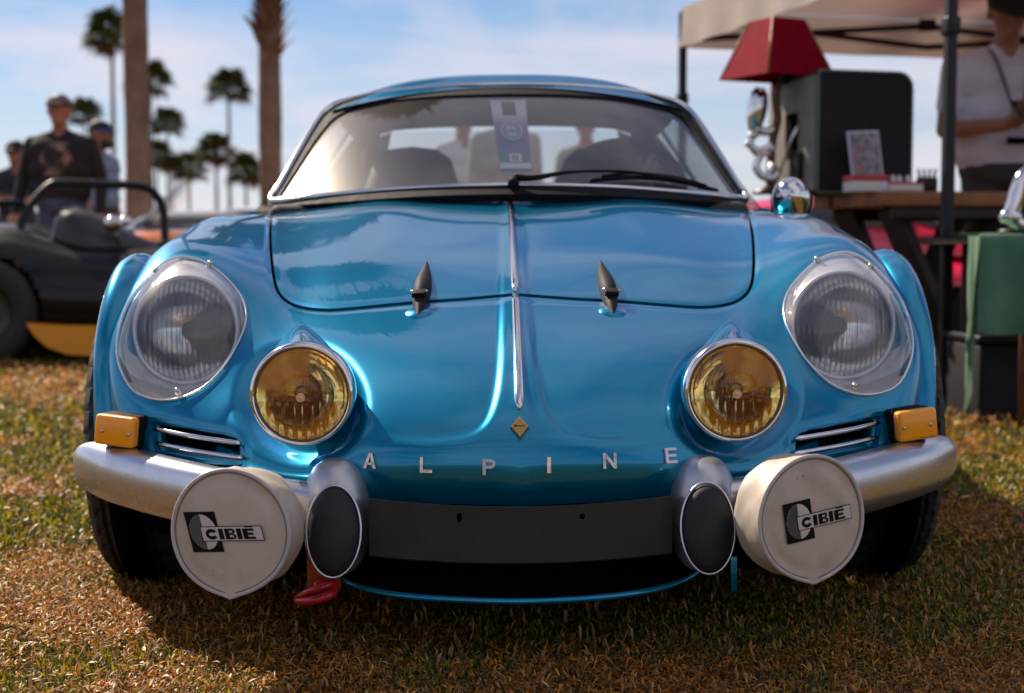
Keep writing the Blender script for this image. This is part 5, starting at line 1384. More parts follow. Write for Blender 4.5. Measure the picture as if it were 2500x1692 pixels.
obj("lamp_stem", tube(catmull([L3(1903, 190), L3(1893, 230), L3(1898, 290), L3(1885, 350), L3(1880, 440), (LX + 0.02, LY, 0.896)], 6), 0.019, 10), [mat("dark_bronze", (0.10, 0.055, 0.035), 0.25, 1.0)], lampt)
obj("muffler", lathe([(0.0, 0.078), (0.016, 0.076), (0.030, 0.055), (0.036, 0.02), (0.034, -0.02), (0.024, -0.06), (0.012, -0.082), (0.0, -0.085)], 28, Matrix.Translation(L3(1848, 268, -0.03)) @ Matrix.Rotation(math.radians(8), 4, 'Y') @ Matrix.Scale(1.25, 4)), [chrome], lampt)
for pth, r_ in (([(1850, 325), (1832, 340), (1838, 362), (1862, 368), (1884, 350)], 0.013), ([(1856, 380), (1846, 405), (1858, 428), (1885, 436), (1900, 420)], 0.013), ([(1830, 352), (1850, 376), (1880, 372)], 0.011), ([(1846, 310), (1866, 322), (1890, 316)], 0.015), ([(1848, 300), (1846, 320)], 0.02), ([(1890, 400), (1878, 418), (1884, 440)], 0.014)):
    obj("exhaust_pipe", tube(catmull([L3(a, b_, -0.03) for a, b_ in pth], 6), r_ * 1.3, 10), [chrome], lampt)
for a, b_ in ((1826, 352), (1836, 330), (1886, 362), (1884, 414)): obj("pipe_joint", lathe([(0, .016), (.011, .012), (.016, 0), (.011, -.012), (0, -.016)], 14, Matrix.Translation(L3(a, b_, -0.045))), [chrome], lampt)
obj("lamp_bulb_holder", tube([L3(1918, 150), L3(1914, 205)], 0.02, 10), [black_steel], lampt)
obj("lamp_base", lathe([(0.0, 0.0), (0.075, 0.0), (0.075, 0.012), (0.03, 0.03), (0.02, 0.04)], 24, Matrix.Translation((LX + 0.02, LY, 0.8945))), [black_steel], lampt)
# leaning photo stand, boxes, small parts on the table
def tp(px, py, Y): return pt(px, py, Y)
def on_table(px, Y): q = pt(px, 480, Y); return q.x, Y
x_, y_ = on_table(2118, 6.42)
fr = thing("photo_stand", (x_, y_, 0.95), "clear stand with a printed picture leaning against the speaker", "photo stand")
Mf = Matrix.Translation((x_, y_, 0.950)) @ Matrix.Scale(1.22, 4) @ Matrix.Rotation(math.radians(14), 4, 'Z') @ Matrix.Rotation(math.radians(-10), 4, 'X') @ Matrix.Rotation(math.radians(-3), 4, 'Y')
obj("stand_frame", xform(bevbox(0, 0, 0.082, 0.118, 0.008, 0.165, 0.002), Mf), [mat("stand_acrylic", (0.50, 0.48, 0.56), 0.2, coat=0.5)], fr, smooth=40)
pm = bpy.data.materials.new("picture_print"); pm.use_nodes = True; _t = pm.node_tree; _b = _t.nodes['Principled BSDF']; _tcn = _t.nodes.new('ShaderNodeTexCoord'); _nz = N(_t, 'ShaderNodeTexNoise', Scale=34.0, Detail=3.0); _t.links.new(_tcn.outputs['Object'], _nz.inputs['Vector'])
_r = ramp(_t, [(0.32, (0.03, 0.03, 0.04)), (0.45, (0.16, 0.15, 0.17)), (0.55, (0.28, 0.25, 0.26)), (0.64, (0.35, 0.03, 0.05)), (0.7, (0.1, 0.09, 0.1))]); _t.links.new(_nz.outputs[0], _r.inputs[0]); _t.links.new(_r.outputs[0], _b.inputs['Base Color']); _b.inputs['Roughness'].default_value = 0.3
obj("picture", xform(bevbox(0, -0.006, 0.082, 0.104, 0.003, 0.148, 0.001), Mf), [pm], fr, smooth=40)
boxr = mat("box_red", (0.50, 0.03, 0.045), 0.45); boxw = mat("box_white", (0.62, 0.57, 0.55), 0.5)
x_, y_ = on_table(2112, 6.33)
bx1 = thing("parts_box", (x_, y_, 0.894), "red and white carton lying under the photo stand on the table", "box")
Mb_ = Matrix.Translation((x_, y_, 0.894)) @ Matrix.Rotation(math.radians(10), 4, 'Z')
obj("carton", xform(bevbox(0, 0, 0.018, 0.150, 0.11, 0.042, 0.002), Mb_), [boxw], bx1, smooth=40); obj("carton_lid", xform(bevbox(0, 0, 0.052, 0.154, 0.113, 0.022, 0.002), Mb_), [boxr], bx1, smooth=40)
x_, y_ = on_table(2195, 6.38)
bx2 = thing("parts_tray", (x_, y_, 0.894), "flat red tray of small white parts beside the carton", "tray")
Mb_ = Matrix.Translation((x_, y_, 0.894)) @ Matrix.Rotation(math.radians(16), 4, 'Z')
obj("tray", xform(bevbox(0, 0, 0.014, 0.16, 0.11, 0.028, 0.002), Mb_), [boxw], bx2, smooth=40); obj("tray_rim", xform(bevbox(0, 0, 0.033, 0.164, 0.114, 0.010, 0.002), Mb_), [boxr], bx2, smooth=40)
for k in range(3): obj("small_part", xform(lathe([(0.0, 0.03), (0.008, 0.028), (0.012, 0.012), (0.014, 0.0)], 10, Matrix.Translation((-0.03 + 0.035 * k, 0.01 * (k % 2), 0.038))), Mb_), [boxw], bx2)
x_, y_ = on_table(2262, 6.45)
en = thing("model_engine", (x_, y_, 0.894), "small dark model engine at the table's right end by the tent pole", "model")
obj("engine_block", bevbox(x_, y_, 0.894 + 0.03, 0.08, 0.06, 0.06, 0.01), [black_steel], en, smooth=40)
for k in range(4): obj("engine_stack", tube([(x_ - 0.03 + 0.02 * k, y_, 0.95), (x_ - 0.035 + 0.024 * k, y_, 0.99)], 0.007, 8), [chrome], en)
# second table under a green cloth
gt = thing("draped_table", (1.64, 5.38, 0), "folding table with a green cloth at the right edge of the picture", "table")
Mg_ = Matrix.Translation((1.64, 5.38, 0)) @ Matrix.Rotation(math.radians(4), 4, 'Z')
obj("tabletop", xform(bevbox(0.62, 0.35, 0.69, 1.22, 0.68, 0.03, 0.005), Mg_), [wood_d], gt, smooth=40)
for x in (0.08, 1.15):
    for y in (0.06, 0.64): obj("leg", xform(tube([(x + .1, y, 0.68), (x + .1, y, 0.0)], 0.012, 8), Mg_), [mat("rusty_tube", (0.20, 0.10, 0.05), 0.6, 0.3, var=0.4, vscale=20)], gt)
grn = mat("green_cloth", (0.070, 0.20, 0.105), 0.85, var=0.3, vscale=9, bump=0.3, bscale=400, sheen=0.3)
v = []; NX, NS = 60, 26
for i in range(NX + 1):
    x = -0.01 + 1.27 * i / NX
    for j in range(NS + 1):
        s = j / NS
        if s < 0.35: y = 0.70 - 0.71 * s / 0.35; z = 0.712 + 0.003 * math.sin(x * 15) * math.sin(y * 9)
        else:
            q = (s - 0.35) / 0.65; hang = 0.335
            y = -0.012 - 0.060 * q * (0.5 + 0.5 * math.sin(x * 26 + 1.0 + 0.8 * math.sin(x * 7))) - 0.02 * q; z = 0.708 - hang * q - 0.012 * math.sin(x * 13) * q
        v.append(tuple(Mg_ @ Vector((x - 0.05 * max(0, (s - .35)) * (1 - i / NX), y, z))))
obj("tablecloth", (v, grid_faces(NX + 1, NS + 1).tolist()), [grn], gt)
v = []
for j in range(16):
    t = j / 15
    for i in range(6):
        s = i / 5; w_ = 0.10 * (1 - t) ** 0.7 + 0.028 * math.sin(PI * min(1, max(0, (t - 0.72) / 0.28))) + 0.004
        v.append(tuple(Mg_ @ Vector((-0.022 - 0.03 * t - 0.012 * math.sin(s * 9 + t * 4), 0.0 + (s - 0.5) * w_ - 0.03 * t, 0.705 - 0.62 * t))))
obj("cloth_corner", (v, grid_faces(16, 6).tolist()), [grn], gt)
# added black boxes that fill the dark under both tables
for i, (x_, w_, h_, lab) in enumerate(((1.66, .46, .50, "added black box filling the dark under the left end of the wooden table"), (2.16, .40, .44, "added black box filling the dark under the wooden table behind the tent pole"))):
    rc = thing("dark_fill_case", (x_, 6.62, 0), lab, "case", "added black boxes under the wooden table")
    obj("case_body", bevbox(x_, 6.62, h_ / 2, w_, .34, h_, .012), [spm], rc, smooth=40); obj("case_lid_edge", bevbox(x_, 6.62, h_ * .78, w_ + .008, .348, .018, .004), [black_steel], rc, smooth=40)
    obj("case_handle", tube(catmull([(x_ - .06, 6.445, h_ * .55), (x_ - .055, 6.42, h_ * .53), (x_ + .055, 6.42, h_ * .53), (x_ + .06, 6.445, h_ * .55)], 5), .008, 8), [rubber], rc)
ub = thing("dark_fill_crate", (2.05, 5.75, 0), "added black box filling the dark under the green cloth table", "crate")
obj("crate_body", xform(bevbox(0.50, 0.45, 0.16, 0.80, 0.40, 0.30, 0.02), Mg_), [spm], ub, smooth=40); obj("crate_lid", xform(bevbox(0.50, 0.45, 0.325, 0.82, 0.42, 0.03, 0.01), Mg_), [black_steel], ub, smooth=40)
# chrome part on the green table
cp = pt(2492, 500, 5.35); chp = thing("chrome_pipe_sculpture", (cp.x, 5.55, 0.714), "polished chrome pipe elbow standing on the green cloth", "chrome part")
P_ = [tuple(pt(a, b_, 5.5)) for a, b_ in ((2520, 405), (2492, 440), (2478, 490), (2470, 525), (2490, 548), (2530, 556))]
obj("pipe_elbow", tube(catmull(P_, 8), [0.020 + 0.010 * math.sin(PI * i / 40) for i in range(41)], 16), [chrome], chp)
obj("pipe_flange", lathe([(0.0, 0.03), (0.03, 0.025), (0.042, 0.0), (0.03, -0.02), (0.0, -0.025)], 24, Matrix.Translation(pt(2466, 530, 5.47))), [chrome], chp)
obj("pipe_foot", lathe([(0.0, 0.0), (0.06, 0.0), (0.06, 0.012), (0.02, 0.02)], 24, Matrix.Translation((cp.x + 0.05, 5.56, 0.714))), [black_steel], chp)
# ================================================================== OTHER CARS
tintg = mat("tinted_window", (0.02, 0.022, 0.025), 0.08, coat=0.6)
def simple_car(name, loc, rot, L, W, H, body_m, label, group=None, low=False, wheels=True, top=True):
    """lofted coupe: length along local x, nose at -x"""
    t = thing(name, loc, label, "car", group); M = Matrix.Translation(loc) @ Matrix.Rotation(rot, 4, 'Z')
    hb = 0.62 * H if not low else 0.66 * H
    st = [(-.50, .62, .42, .46), (-.485, .80, .26, .60), (-.44, .92, .16, .76), (-.30, .98, .13, .90), (-.15, 1.0, .13, .96), (.0, 1.0, .13, .97), (.2, 1.0, .13, .98), (.36, .98, .14, 1.0), (.45, .92, .2, .95), (.49, .82, .3, .80), (.50, .66, .45, .60)]
    sec = np.linspace(0, 2 * PI, 29)[:-1]; S = []
    for (x, w, zb, zt_) in st:
        row = []
        for a in sec:
            c, s = math.cos(a), math.sin(a); row.append((x * L, math.copysign(abs(c) ** 0.45, c) * w * W / 2, hb * ((zb + zt_) / 2 + (zt_ - zb) / 2 * math.copysign(abs(s) ** 0.6, s))))
        S.append(row)
    A = np.array(S); Ms_ = spline_mat(np.array([s[0] for s in st]), np.linspace(-.5, .5, 60)); A = np.einsum('ij,jkl->ikl', Ms_, A)
    f = [(i * 28 + k, i * 28 + (k + 1) % 28, (i + 1) * 28 + (k + 1) % 28, (i + 1) * 28 + k) for i in range(59) for k in range(28)] + [tuple(range(27, -1, -1)), tuple(59 * 28 + k for k in range(28))]
    obj("body", xform((A.reshape(-1, 3), f), M), [body_m], t)
    gs = [(-.14, .88, .0), (-.02, .80, .86), (.10, .78, 1.0), (.24, .78, .92), (.40, .80, .05)]
    G = []
    for (x, w, h) in gs:
        row = []
        for a in np.linspace(0, PI, 15): c, s = math.cos(a), math.sin(a); row.append((x * L, math.copysign(abs(c) ** 0.5, c) * w * W / 2 * (1 - 0.18 * h * s), hb * 0.95 + (H - hb * 0.95) * h * abs(s) ** 0.55))
        G.append(row)
    G = np.einsum('ij,jkl->ikl', spline_mat(np.array([s[0] for s in gs]), np.linspace(-.14, .40, 30)), np.array(G))
    if top: obj("roof", xform((G.reshape(-1, 3), grid_faces(30, 15).tolist()), M), [body_m], t)
    else: obj("windscreen", xform((G[1:7, 2:13].reshape(-1, 3), grid_faces(6, 11).tolist()), M), [sideglass], t)
    def patch(nm, i0, i1, k0, k1):
        Q = G[i0:i1, k0:k1] * np.array([1, 1.012, 1]) + np.array([0, 0, 0.004])
        obj(nm, xform((Q.reshape(-1, 3), grid_faces(i1 - i0, k1 - k0).tolist()), M), [tintg], t)
    if top: patch("windscreen", 1, 8, 2, 13); patch("rear_window", 21, 29, 3, 12); patch("side_window", 6, 22, 1, 4); patch("side_window", 6, 22, 11, 14)
    if wheels:
        for x in (-.31, .30):
            for s in (-1, 1):
                Mw = M @ Matrix.Translation((x * L, s * (W / 2 - 0.09), 0.31)) @ Matrix.Rotation(-s * PI / 2, 4, 'X')
                wo_ = obj("wheel", lathe([(0.18, -.10), (0.27, -.10), (.305, -.08), (.31, 0), (.305, .08), (.27, .10), (.19, .10), (.18, .06)], 32, Mw), [tyrem], t)
                obj("rim", lathe([(0.0, .07), (.05, .08), (.10, .05), (.18, .07), (.19, .09)], 24, Mw), [rimw], wo_)
    for s in (-1, 1): obj("headlight", xform(lathe([(0, .03), (.05, .02), (.075, 0)], 16, Matrix.Translation((-.475 * L, s * W * .34, hb * .62)) @ Matrix.Rotation(-PI / 2, 4, 'Y')), M), [chrome], t)
    return t
white_p = mat("white_paint", (0.72, 0.70, 0.68), 0.3, coat=1.0); silver_p = mat("silver_paint", (0.50, 0.50, 0.50), 0.3, 0.6, coat=1.0)
orange_p = mat("orange_paint", (0.65, 0.16, 0.012), 0.3, coat=1.0); red_p = mat("red_paint", (0.78, 0.008, 0.085), 0.3, coat=1.0)
black_p = mat("black_paint", (0.004, 0.005, 0.007), 0.5, 0.0, coat=0.5, coat_rough=0.04, spec=0.05)
q = pt(600, 560, 22); simple_car("parked_car", (q.x, 22, 0), math.radians(62), 4.1, 1.7, 1.24, white_p, "white car with a low roof parked behind the blue car's left wing", "cars parked across the field")
q = pt(372, 560, 18); simple_car("parked_car", (q.x, 18, 0), math.radians(15), 4.0, 1.65, 1.08, silver_p, "silver low coupe parked right of the thick palm trunk", "cars parked across the field", low=True)
q = pt(330, 590, 10.65); simple_car("parked_car", (q.x + 0.45, 10.65, 0), math.radians(8), 2.9, 1.3, 1.22, orange_p, "orange low car just behind the black open car's roll hoop", "cars parked across the field", low=True, top=False)
q = pt(10, 560, 20); simple_car("parked_car", (q.x, 20, 0), math.radians(20), 4.2, 1.7, 1.2, white_p, "white car behind the black open car at the left edge", "cars parked across the field")
q = pt(2190, 560, 9.6); simple_car("parked_car", (q.x + 0.1, 9.4, 0), math.radians(150), 4.2, 1.7, 0.98, red_p, "crimson sports car seen under the wooden table", None, low=True)
for dx, Y, a, mm, lab in ((1105, 24, 30, white_p, "white car seen through the blue car's rear window"),):
    q = pt(dx, 560, Y); simple_car("parked_car", (q.x, Y, 0), math.radians(a), 4.3, 1.75, 1.42, mm, lab, None)

# ---- black open car at left
bc = (-2.55, 9.2, 0.0); bug = thing("open_car", bc, "black open-top racing car with roll hoop and orange sill at the left", "car")
KX = 441.0
def bxp(px): return (px - 1250) / KX
st = []      # px, z bottom, z top, half width
for (px, zb, zt_, hw) in ((-520, .25, .50, .50), (-420, .16, .64, .66), (-240, .13, .745, .74), (-100, .12, .80, .76), (0, .12, .79, .76), (90, .13, .735, .73), (180, .13, .70, .70), (300, .13, .685, .68), (400, .13, .665, .68), (520, .13, .66, .72), (640, .14, .66, .74), (760, .15, .58, .70), (880, .18, .44, .60), (950, .22, .34, .45)):
    st.append((bxp(px), zb, zt_, hw))
A = []
for (x, zb, zt_, hw) in st:
    row = []
    for a in np.linspace(0, 2 * PI, 73)[:-1]:
        c, s = math.cos(a), math.sin(a); row.append((x, bc[1] + math.copysign(abs(c) ** .6, c) * hw * (0.93 + 0.07 * -s), (zb + zt_) / 2 + (zt_ - zb) / 2 * math.copysign(abs(s) ** .75, s)))
    A.append(row)
A = np.einsum('ij,jkl->ikl', spline_mat(np.array([s[0] for s in st]), np.linspace(st[0][0], st[-1][0], 260)), np.array(A)); n = 72
wx = bxp(-45); wx2 = bxp(700)
f = []
for i in range(259):
    for k in range(n):
        qd = (i * n + k, i * n + (k + 1) % n, (i + 1) * n + (k + 1) % n, (i + 1) * n + k); c = A.reshape(-1, 3)[list(qd)].mean(0)
        if abs(c[1] - bc[1]) > 0.45 and min(math.hypot(c[0] - wx, c[2] - .30), math.hypot(c[0] - wx2, c[2] - .30)) < 0.33: continue
        f.append(qd)
obj("body", (A.reshape(-1, 3), f), [black_p], bug)
obj("wheel_well", box(bxp(-420), bxp(800), bc[1] - .42, bc[1] + .42, .14, .52), [darkm], bug, smooth=False)
sill = [(bxp(68), .245), (bxp(150), .232), (bxp(260), .228), (bxp(420), .23), (bxp(420), .065), (bxp(250), .060), (bxp(170), .070), (bxp(120), .110), (bxp(88), .175)]
v = [(x, bc[1] - .745, z) for x, z in sill] + [(x, bc[1] - .60, z) for x, z in sill]; k_ = len(sill)
obj("side_sill", (v, [tuple(range(k_ - 1, -1, -1)), tuple(range(k_, 2 * k_))] + [(i, (i + 1) % k_, k_ + (i + 1) % k_, k_ + i) for i in range(k_)]), [mat("sill_yellow_orange", (0.80, 0.30, 0.012), 0.35, coat=0.8)], bug, smooth=False)
for x in (wx, wx2):
    for s in (-1, 1):
        Mw = Matrix.Translation((x, bc[1] + s * .62, .30)) @ Matrix.Rotation(-s * PI / 2, 4, 'X')
        wo_ = obj("wheel", lathe([(0.17, -.12), (0.26, -.12), (.295, -.10), (.30, 0), (.295, .10), (.26, .12), (.185, .12), (.175, .08)], 40, Mw), [tyrem], bug)
        obj("rim", lathe([(0.0, .07), (.05, .09), (.09, .05), (.165, .08), (.185, .115)], 30, Mw), [mat("dark_rim", (0.07, 0.065, 0.06), 0.4, 0.7)], wo_)
# headrest fairing, cockpit opening, screen
v = []; sec = [(70, .70, .02), (84, .83, .10), (105, .895, .14), (135, .90, .16), (180, .865, .17), (235, .80, .16), (290, .73, .13), (345, .68, .05)]
for (px, zt_, hw) in sec:
    for a in np.linspace(0, PI, 13): v.append((bxp(px), bc[1] - .25 + hw * math.cos(a), .62 + (zt_ - .62) * math.sin(a) ** .8))
obj("headrest_fairing", (v, grid_faces(8, 13).tolist()), [mat("fairing_satin", (0.022, 0.018, 0.016), 0.4, coat=0.25)], bug)
obj("cockpit_hole", bevbox(bxp(250), bc[1] + 0.12, .64, .62, .62, .12, .04), [cabin], bug)
v = []
for i in range(13):
    a = -1.2 + 2.4 * i / 12
    for z, k in ((.66, 1.0), (.80, .82)): v.append((bxp(395) + .30 * k * math.cos(a) - .12, bc[1] + .55 * math.sin(a) * k, z))
obj("wind_deflector", (v, grid_faces(13, 2).tolist()), [sideglass], bug)
hp = [(45, 600, -.10), (52, 545, -.06), (78, 498, 0), (118, 456, .05), (150, 447, .08), (250, 450, .22), (345, 455, .34), (382, 478, .38), (399, 520, .40), (404, 600, .40)]
obj("roll_hoop", tube(catmull([tuple(pt(a, b_, 9.0 + c)) for a, b_, c in hp], 8), 0.026, 12), [black_steel], bug)
obj("hoop_stay", tube([tuple(pt(-60, 493, 9.0)), tuple(pt(60, 496, 9.0))], 0.02, 10), [black_steel], bug)
mm = pt(275, 545, 8.75); mi_ = obj("mirror", lathe([(0, .05), (.03, .04), (.048, .01), (.05, -.02)], 20, frame(mm, (.3, -1, .3))), [chrome], bug)
obj("mirror_stalk", tube([tuple(mm), (mm.x + .02, mm.y + .05, .68)], .008, 8), [chrome], mi_)
for a, b_ in ((305, 538), (312, 556)): obj("filler_cap", lathe([(0, .02), (.03, .018), (.038, 0), (.038, -.03)], 18, frame(pt(a, b_, 9.0), (0, -.5, .8))), [chrome], bug)

# ================================================================== PEOPLE
skin = mat("skin_tan", (0.33, 0.145, 0.085), 0.5, var=0.15, vscale=20, subsurf=0.1); hairm = mat("hair_dark", (0.02, 0.014, 0.010), 0.6); lensm = mat("sunglass_lens", (0.008, 0.008, 0.010), 0.1, coat=1.0)
def capsule(a, b_, ra, rb, n=12):
    a, b_ = Vector(a), Vector(b_); d = (b_ - a); L = d.length
    if L < 1e-6: d = Vector((0, 0, 1))
    pr = []
    for k in range(5): t = -PI / 2 + PI / 2 * k / 4; pr.append((max(1e-4, ra * math.cos(t)), ra * math.sin(t)))
    for k in range(5): t = PI / 2 * k / 4; pr.append((max(1e-4, rb * math.cos(t)), L + rb * math.sin(t)))
    up = (0, 1, 0) if abs(d.normalized().z) > 0.9 else (0, 0, 1)
    return lathe(pr, n, frame(a, d, up))
def person(loc, heading, H, pose, mats, label, group=None, voxel=0.014, kit=()):
    """one continuous remeshed body; faces take the cloth or skin of the nearest limb"""
    t = thing("person", loc, label, "person", group); s = H / 1.75
    Mp = Matrix.Translation(loc) @ Matrix.Rotation(heading, 4, 'Z') @ Matrix.Scale(s, 4)   # figure faces local -y
    prim = []
    def C(a, b_, ra, rb, m): prim.append((Vector(a), Vector(b_), ra, rb, m))
    SK, SH, TR, HA, BT = 0, 1, 2, 3, 4
    bend = pose.get('bend', 0.0); R = Matrix.Translation((0, 0, .95)) @ Matrix.Rotation(bend, 4, 'X') @ Matrix.Translation((0, 0, -.95))
    def U(x, y, z): return R @ Vector((x, y, z))
    for sx in (-1, 1):
        C(U(sx * .09, 0, .93), (sx * .10, -.01, .50), .085, .058, TR); C((sx * .10, -.01, .50), (sx * .105, .02, .10), .056, .045, TR)
        C((sx * .105, .04, .045), (sx * .115, -.14, .035), .042, .036, BT)
    C(U(-.07, 0, .97), U(.07, 0, .97), .115, .115, TR)
    w = pose.get('build', 1.0)
    C(U(-.075 * w, 0, 1.06), U(.075 * w, 0, 1.06), .108 * w, .108 * w, SH); C(U(-.085 * w, -.005, 1.20), U(.085 * w, -.005, 1.20), .108 * w, .108 * w, SH); C(U(-.105 * w, .0, 1.335), U(.105 * w, 0, 1.335), .098 * w, .098 * w, SH)
    [C(U(0, .012, 1.455), U(sx * .155 * w, .005, 1.405), .060, .052, SH) for sx in (-1, 1)]; C(U(0, .01, 1.43), U(0, -.005, 1.53), .062, .053, SK)
    hp_ = pose.get('head', (0, 0)); Hc = U(0, -.02, 1.625); HR = Matrix.Rotation(hp_[1], 3, 'Z') @ Matrix.Rotation(hp_[0], 3, 'X')
    def Hd(x, y, z): return Hc + HR @ Vector((x, y, z))
    C(Hd(0, .015, .03), Hd(0, -.01, .02), .085, .082, SK); C(Hd(0, -.02, -.04), Hd(0, -.045, -.075), .066, .045, SK)
    C(Hd(0, -.088, .01), Hd(0, -.108, -.022), .010, .015, SK)
    for sx in (-1, 1):
        C(Hd(sx * .080, .01, .012), Hd(sx * .083, .012, -.02), .017, .012, SK); C(Hd(sx * .03, -.078, .03), Hd(sx * .045, -.070, .03), .012, .010, SK)
    C(Hd(-.018, -.083, -.052), Hd(.018, -.083, -.052), .008, .008, SK)
    C(Hd(0, .03, .055), Hd(0, .035, .02), .083, .083, HA)
    bare = pose.get('sleeve', 'short')
    for sx, (el, wr, hd) in zip((-1, 1), pose['arms']):
        sh = U(sx * .178 * w, .005, 1.395); el = U(*el); wr = U(*wr); hd = U(*hd)
        up = sh.lerp(el, 0.62)
        if bare == 'short': C(sh, up, .062, .055, SH); C(up, el, .044, .040, SK); C(el, wr, .040, .029, SK)
        else: C(sh, el, .062, .050, SH); C(el, wr, .050, .038, SH)
        d = (hd - wr).normalized(); pal = wr + d * .07; C(wr, pal, .028, .034, SK)
        sd = d.cross(Vector((0, 0, 1))); sd = sd.normalized() if sd.length > .1 else Vector((1, 0, 0)); dn = sd.cross(d)
        for k, ln in enumerate((.060, .072, .068, .052)):
            o = pal + sd * (.0195 * (k - 1.5)); kn = o + d * ln * .6 + dn * .006; C(o, kn, .0105, .0095, SK); C(kn, kn + (d * .6 + dn * .7) * ln * .55, .0095, .008, SK)
        C(wr + d * .025 + sd * .03 * -sx, wr + d * .075 + sd * .052 * -sx + dn * .01, .012, .010, SK)
    m = MB()
    for p in prim: m.merge(capsule(*p[:4]))
    me = bpy.data.meshes.new("body"); me.from_pydata(m.v, [], m.f); o = bpy.data.objects.new("body", me); col.objects.link(o)
    md = o.modifiers.new("r", 'REMESH'); md.mode = 'VOXEL'; md.voxel_size = voxel
    sm = o.modifiers.new("s", 'SMOOTH'); sm.iterations = 3; sm.factor = 0.5
    bpy.context.view_layer.update(); ev = o.evaluated_get(bpy.context.evaluated_depsgraph_get()); m2 = bpy.data.meshes.new_from_object(ev)
    vv = np.empty(len(m2.vertices) * 3); m2.vertices.foreach_get('co', vv); vv = vv.reshape(-1, 3); ff = [tuple(p.vertices) for p in m2.polygons]
    bpy.data.objects.remove(o)
    cen = np.array([vv[list(q)].mean(0) for q in ff]); best = np.full(len(cen), 1e9); mi = np.zeros(len(cen), int)
    for (a, b_, ra, rb, k) in prim:
        a = np.array(a); b_ = np.array(b_); d = b_ - a; tt = np.clip(((cen - a) @ d) / max(d @ d, 1e-9), 0, 1); q = np.linalg.norm(cen - a - tt[:, None] * d, axis=1) - (ra + (rb - ra) * tt)
        if k == HA: q = q + 0.004
        z = q < best; best[z] = q[z]; mi[z] = k
    obj("body", xform((vv, ff), Mp) + (mi,), [skin, mats[0], mats[1], mats[3] if len(mats) > 3 else hairm, mats[2]], t)
    for k_ in kit:
        if k_[0] in ('cap', 'visor'):
            v = []
            for j in range(8):
                ph = PI / 2 * j / 7 * (1.0 if k_[0] == 'cap' else .42)
                for i in range(25): a = 2 * PI * i / 24; v.append(tuple(Mp @ Hd(.097 * math.cos(a) * math.cos(ph), .012 + .108 * math.sin(a) * math.cos(ph), .045 + .085 * math.sin(ph))))
            g = MB().add(v, grid_faces(8, 25).tolist())
            c_ = obj("cap", g, [k_[1]], t); v = []
            for i in range(13):
                a = PI + PI * i / 12
                for r_, dz in ((1.0, 0), (1.0 + .75 * max(0, math.sin(a - PI)) ** .6, -.022)): v.append(tuple(Mp @ Hd(.097 * math.cos(a) * (1 if r_ == 1 else .92), .012 + .106 * math.sin(a) * r_, .050 + dz)))
            obj("cap_peak", (v, grid_faces(13, 2).tolist()), [k_[2]], c_)
        elif k_[0] == 'hat':
            pr = [(.175, .030), (.15, .035), (.10, .045), (.098, .075), (.090, .125), (.06, .14), (0, .135)]
            obj("straw_hat", xform(lathe(pr, 28, Matrix.Identity(4)), Mp @ Matrix.Translation(Hc) @ HR.to_4x4() @ Matrix.Translation((0, .01, .015))), [k_[1]], t)
        elif k_[0] == 'glasses':
            for sx in (-1, 1): obj("sunglass_lens", xform(lathe([(0, .012), (.020, .009), (.030, 0), (.030, -.006)], 14, Matrix.Identity(4)), Mp @ Matrix.Translation(Hd(sx * .036, -.088, .018)) @ HR.to_4x4() @ Matrix.Rotation(PI / 2, 4, 'X') @ Matrix.Scale(.75, 4, (0, 1, 0))), [lensm], t)
            obj("glasses_frame", tube([Mp @ Hd(-.088, 0, .022), Mp @ Hd(-.07, -.085, .024), Mp @ Hd(0, -.104, .024), Mp @ Hd(.07, -.085, .024), Mp @ Hd(.088, 0, .022)], .005, 6), [lensm], t)
        elif k_[0] == 'beard':
            obj("beard", xform(capsule(Hd(-.02, -.055, -.082), Hd(.02, -.055, -.082), .045, .045), Mp), [hairm], t)
        elif k_[0] == 'print':
            v = []
            for j in range(9):
                for i in range(13): x = -.13 + .26 * i / 12; z = 1.16 + .24 * j / 8; v.append(tuple(Mp @ U(x, -.118 * w + .045 * (x / .13) ** 2 - .004 + .012 * (j > 6) * (j - 6), z)))
            obj("shirt_print", (v, grid_faces(9, 13).tolist()), [k_[1]], t)
        elif k_[0] == 'lanyard':
            P_ = [U(-.085, .0, 1.485), U(-.075, -.105, 1.42), U(-.02, -.160, 1.22), U(0, -.165, 1.14), U(.02, -.160, 1.22), U(.075, -.105, 1.42), U(.085, 0, 1.485)]
            la = obj("lanyard", tube([Mp @ Vector(q) for q in catmull([tuple(p) for p in P_], 6)], .007, 6), [k_[1]], t)
        elif k_[0] == 'badge':
            obj("name_badge", xform(bevbox(0, 0, 0, .085, .006, .03, .002), Mp @ Matrix.Translation(U(.0, -.137 * w, 1.085))), [darkm], t)
        elif k_[0] == 'stripe':
            obj("chest_logo", xform(bevbox(0, 0, 0, .05, .004, .012, .001), Mp @ Matrix.Translation(U(.085, -.118 * w, 1.36))), [k_[1]], t)
    return t
DOWN = [((-.23, .02, 1.13), (-.23, -.05, .88), (-.23, -.08, .78)), ((.23, .02, 1.13), (.23, -.05, .88), (.23, -.08, .78))]
CROSS = [((-.24, -.03, 1.14), (-.02, -.19, 1.13), (.10, -.18, 1.15)), ((.24, -.03, 1.14), (.02, -.17, 1.17), (-.10, -.19, 1.18))]
PHONE = [((-.27, -.05, 1.13), (-.10, -.30, 1.15), (-.02, -.38, 1.20)), ((.25, -.05, 1.13), (.10, -.30, 1.13), (.02, -.38, 1.18))]
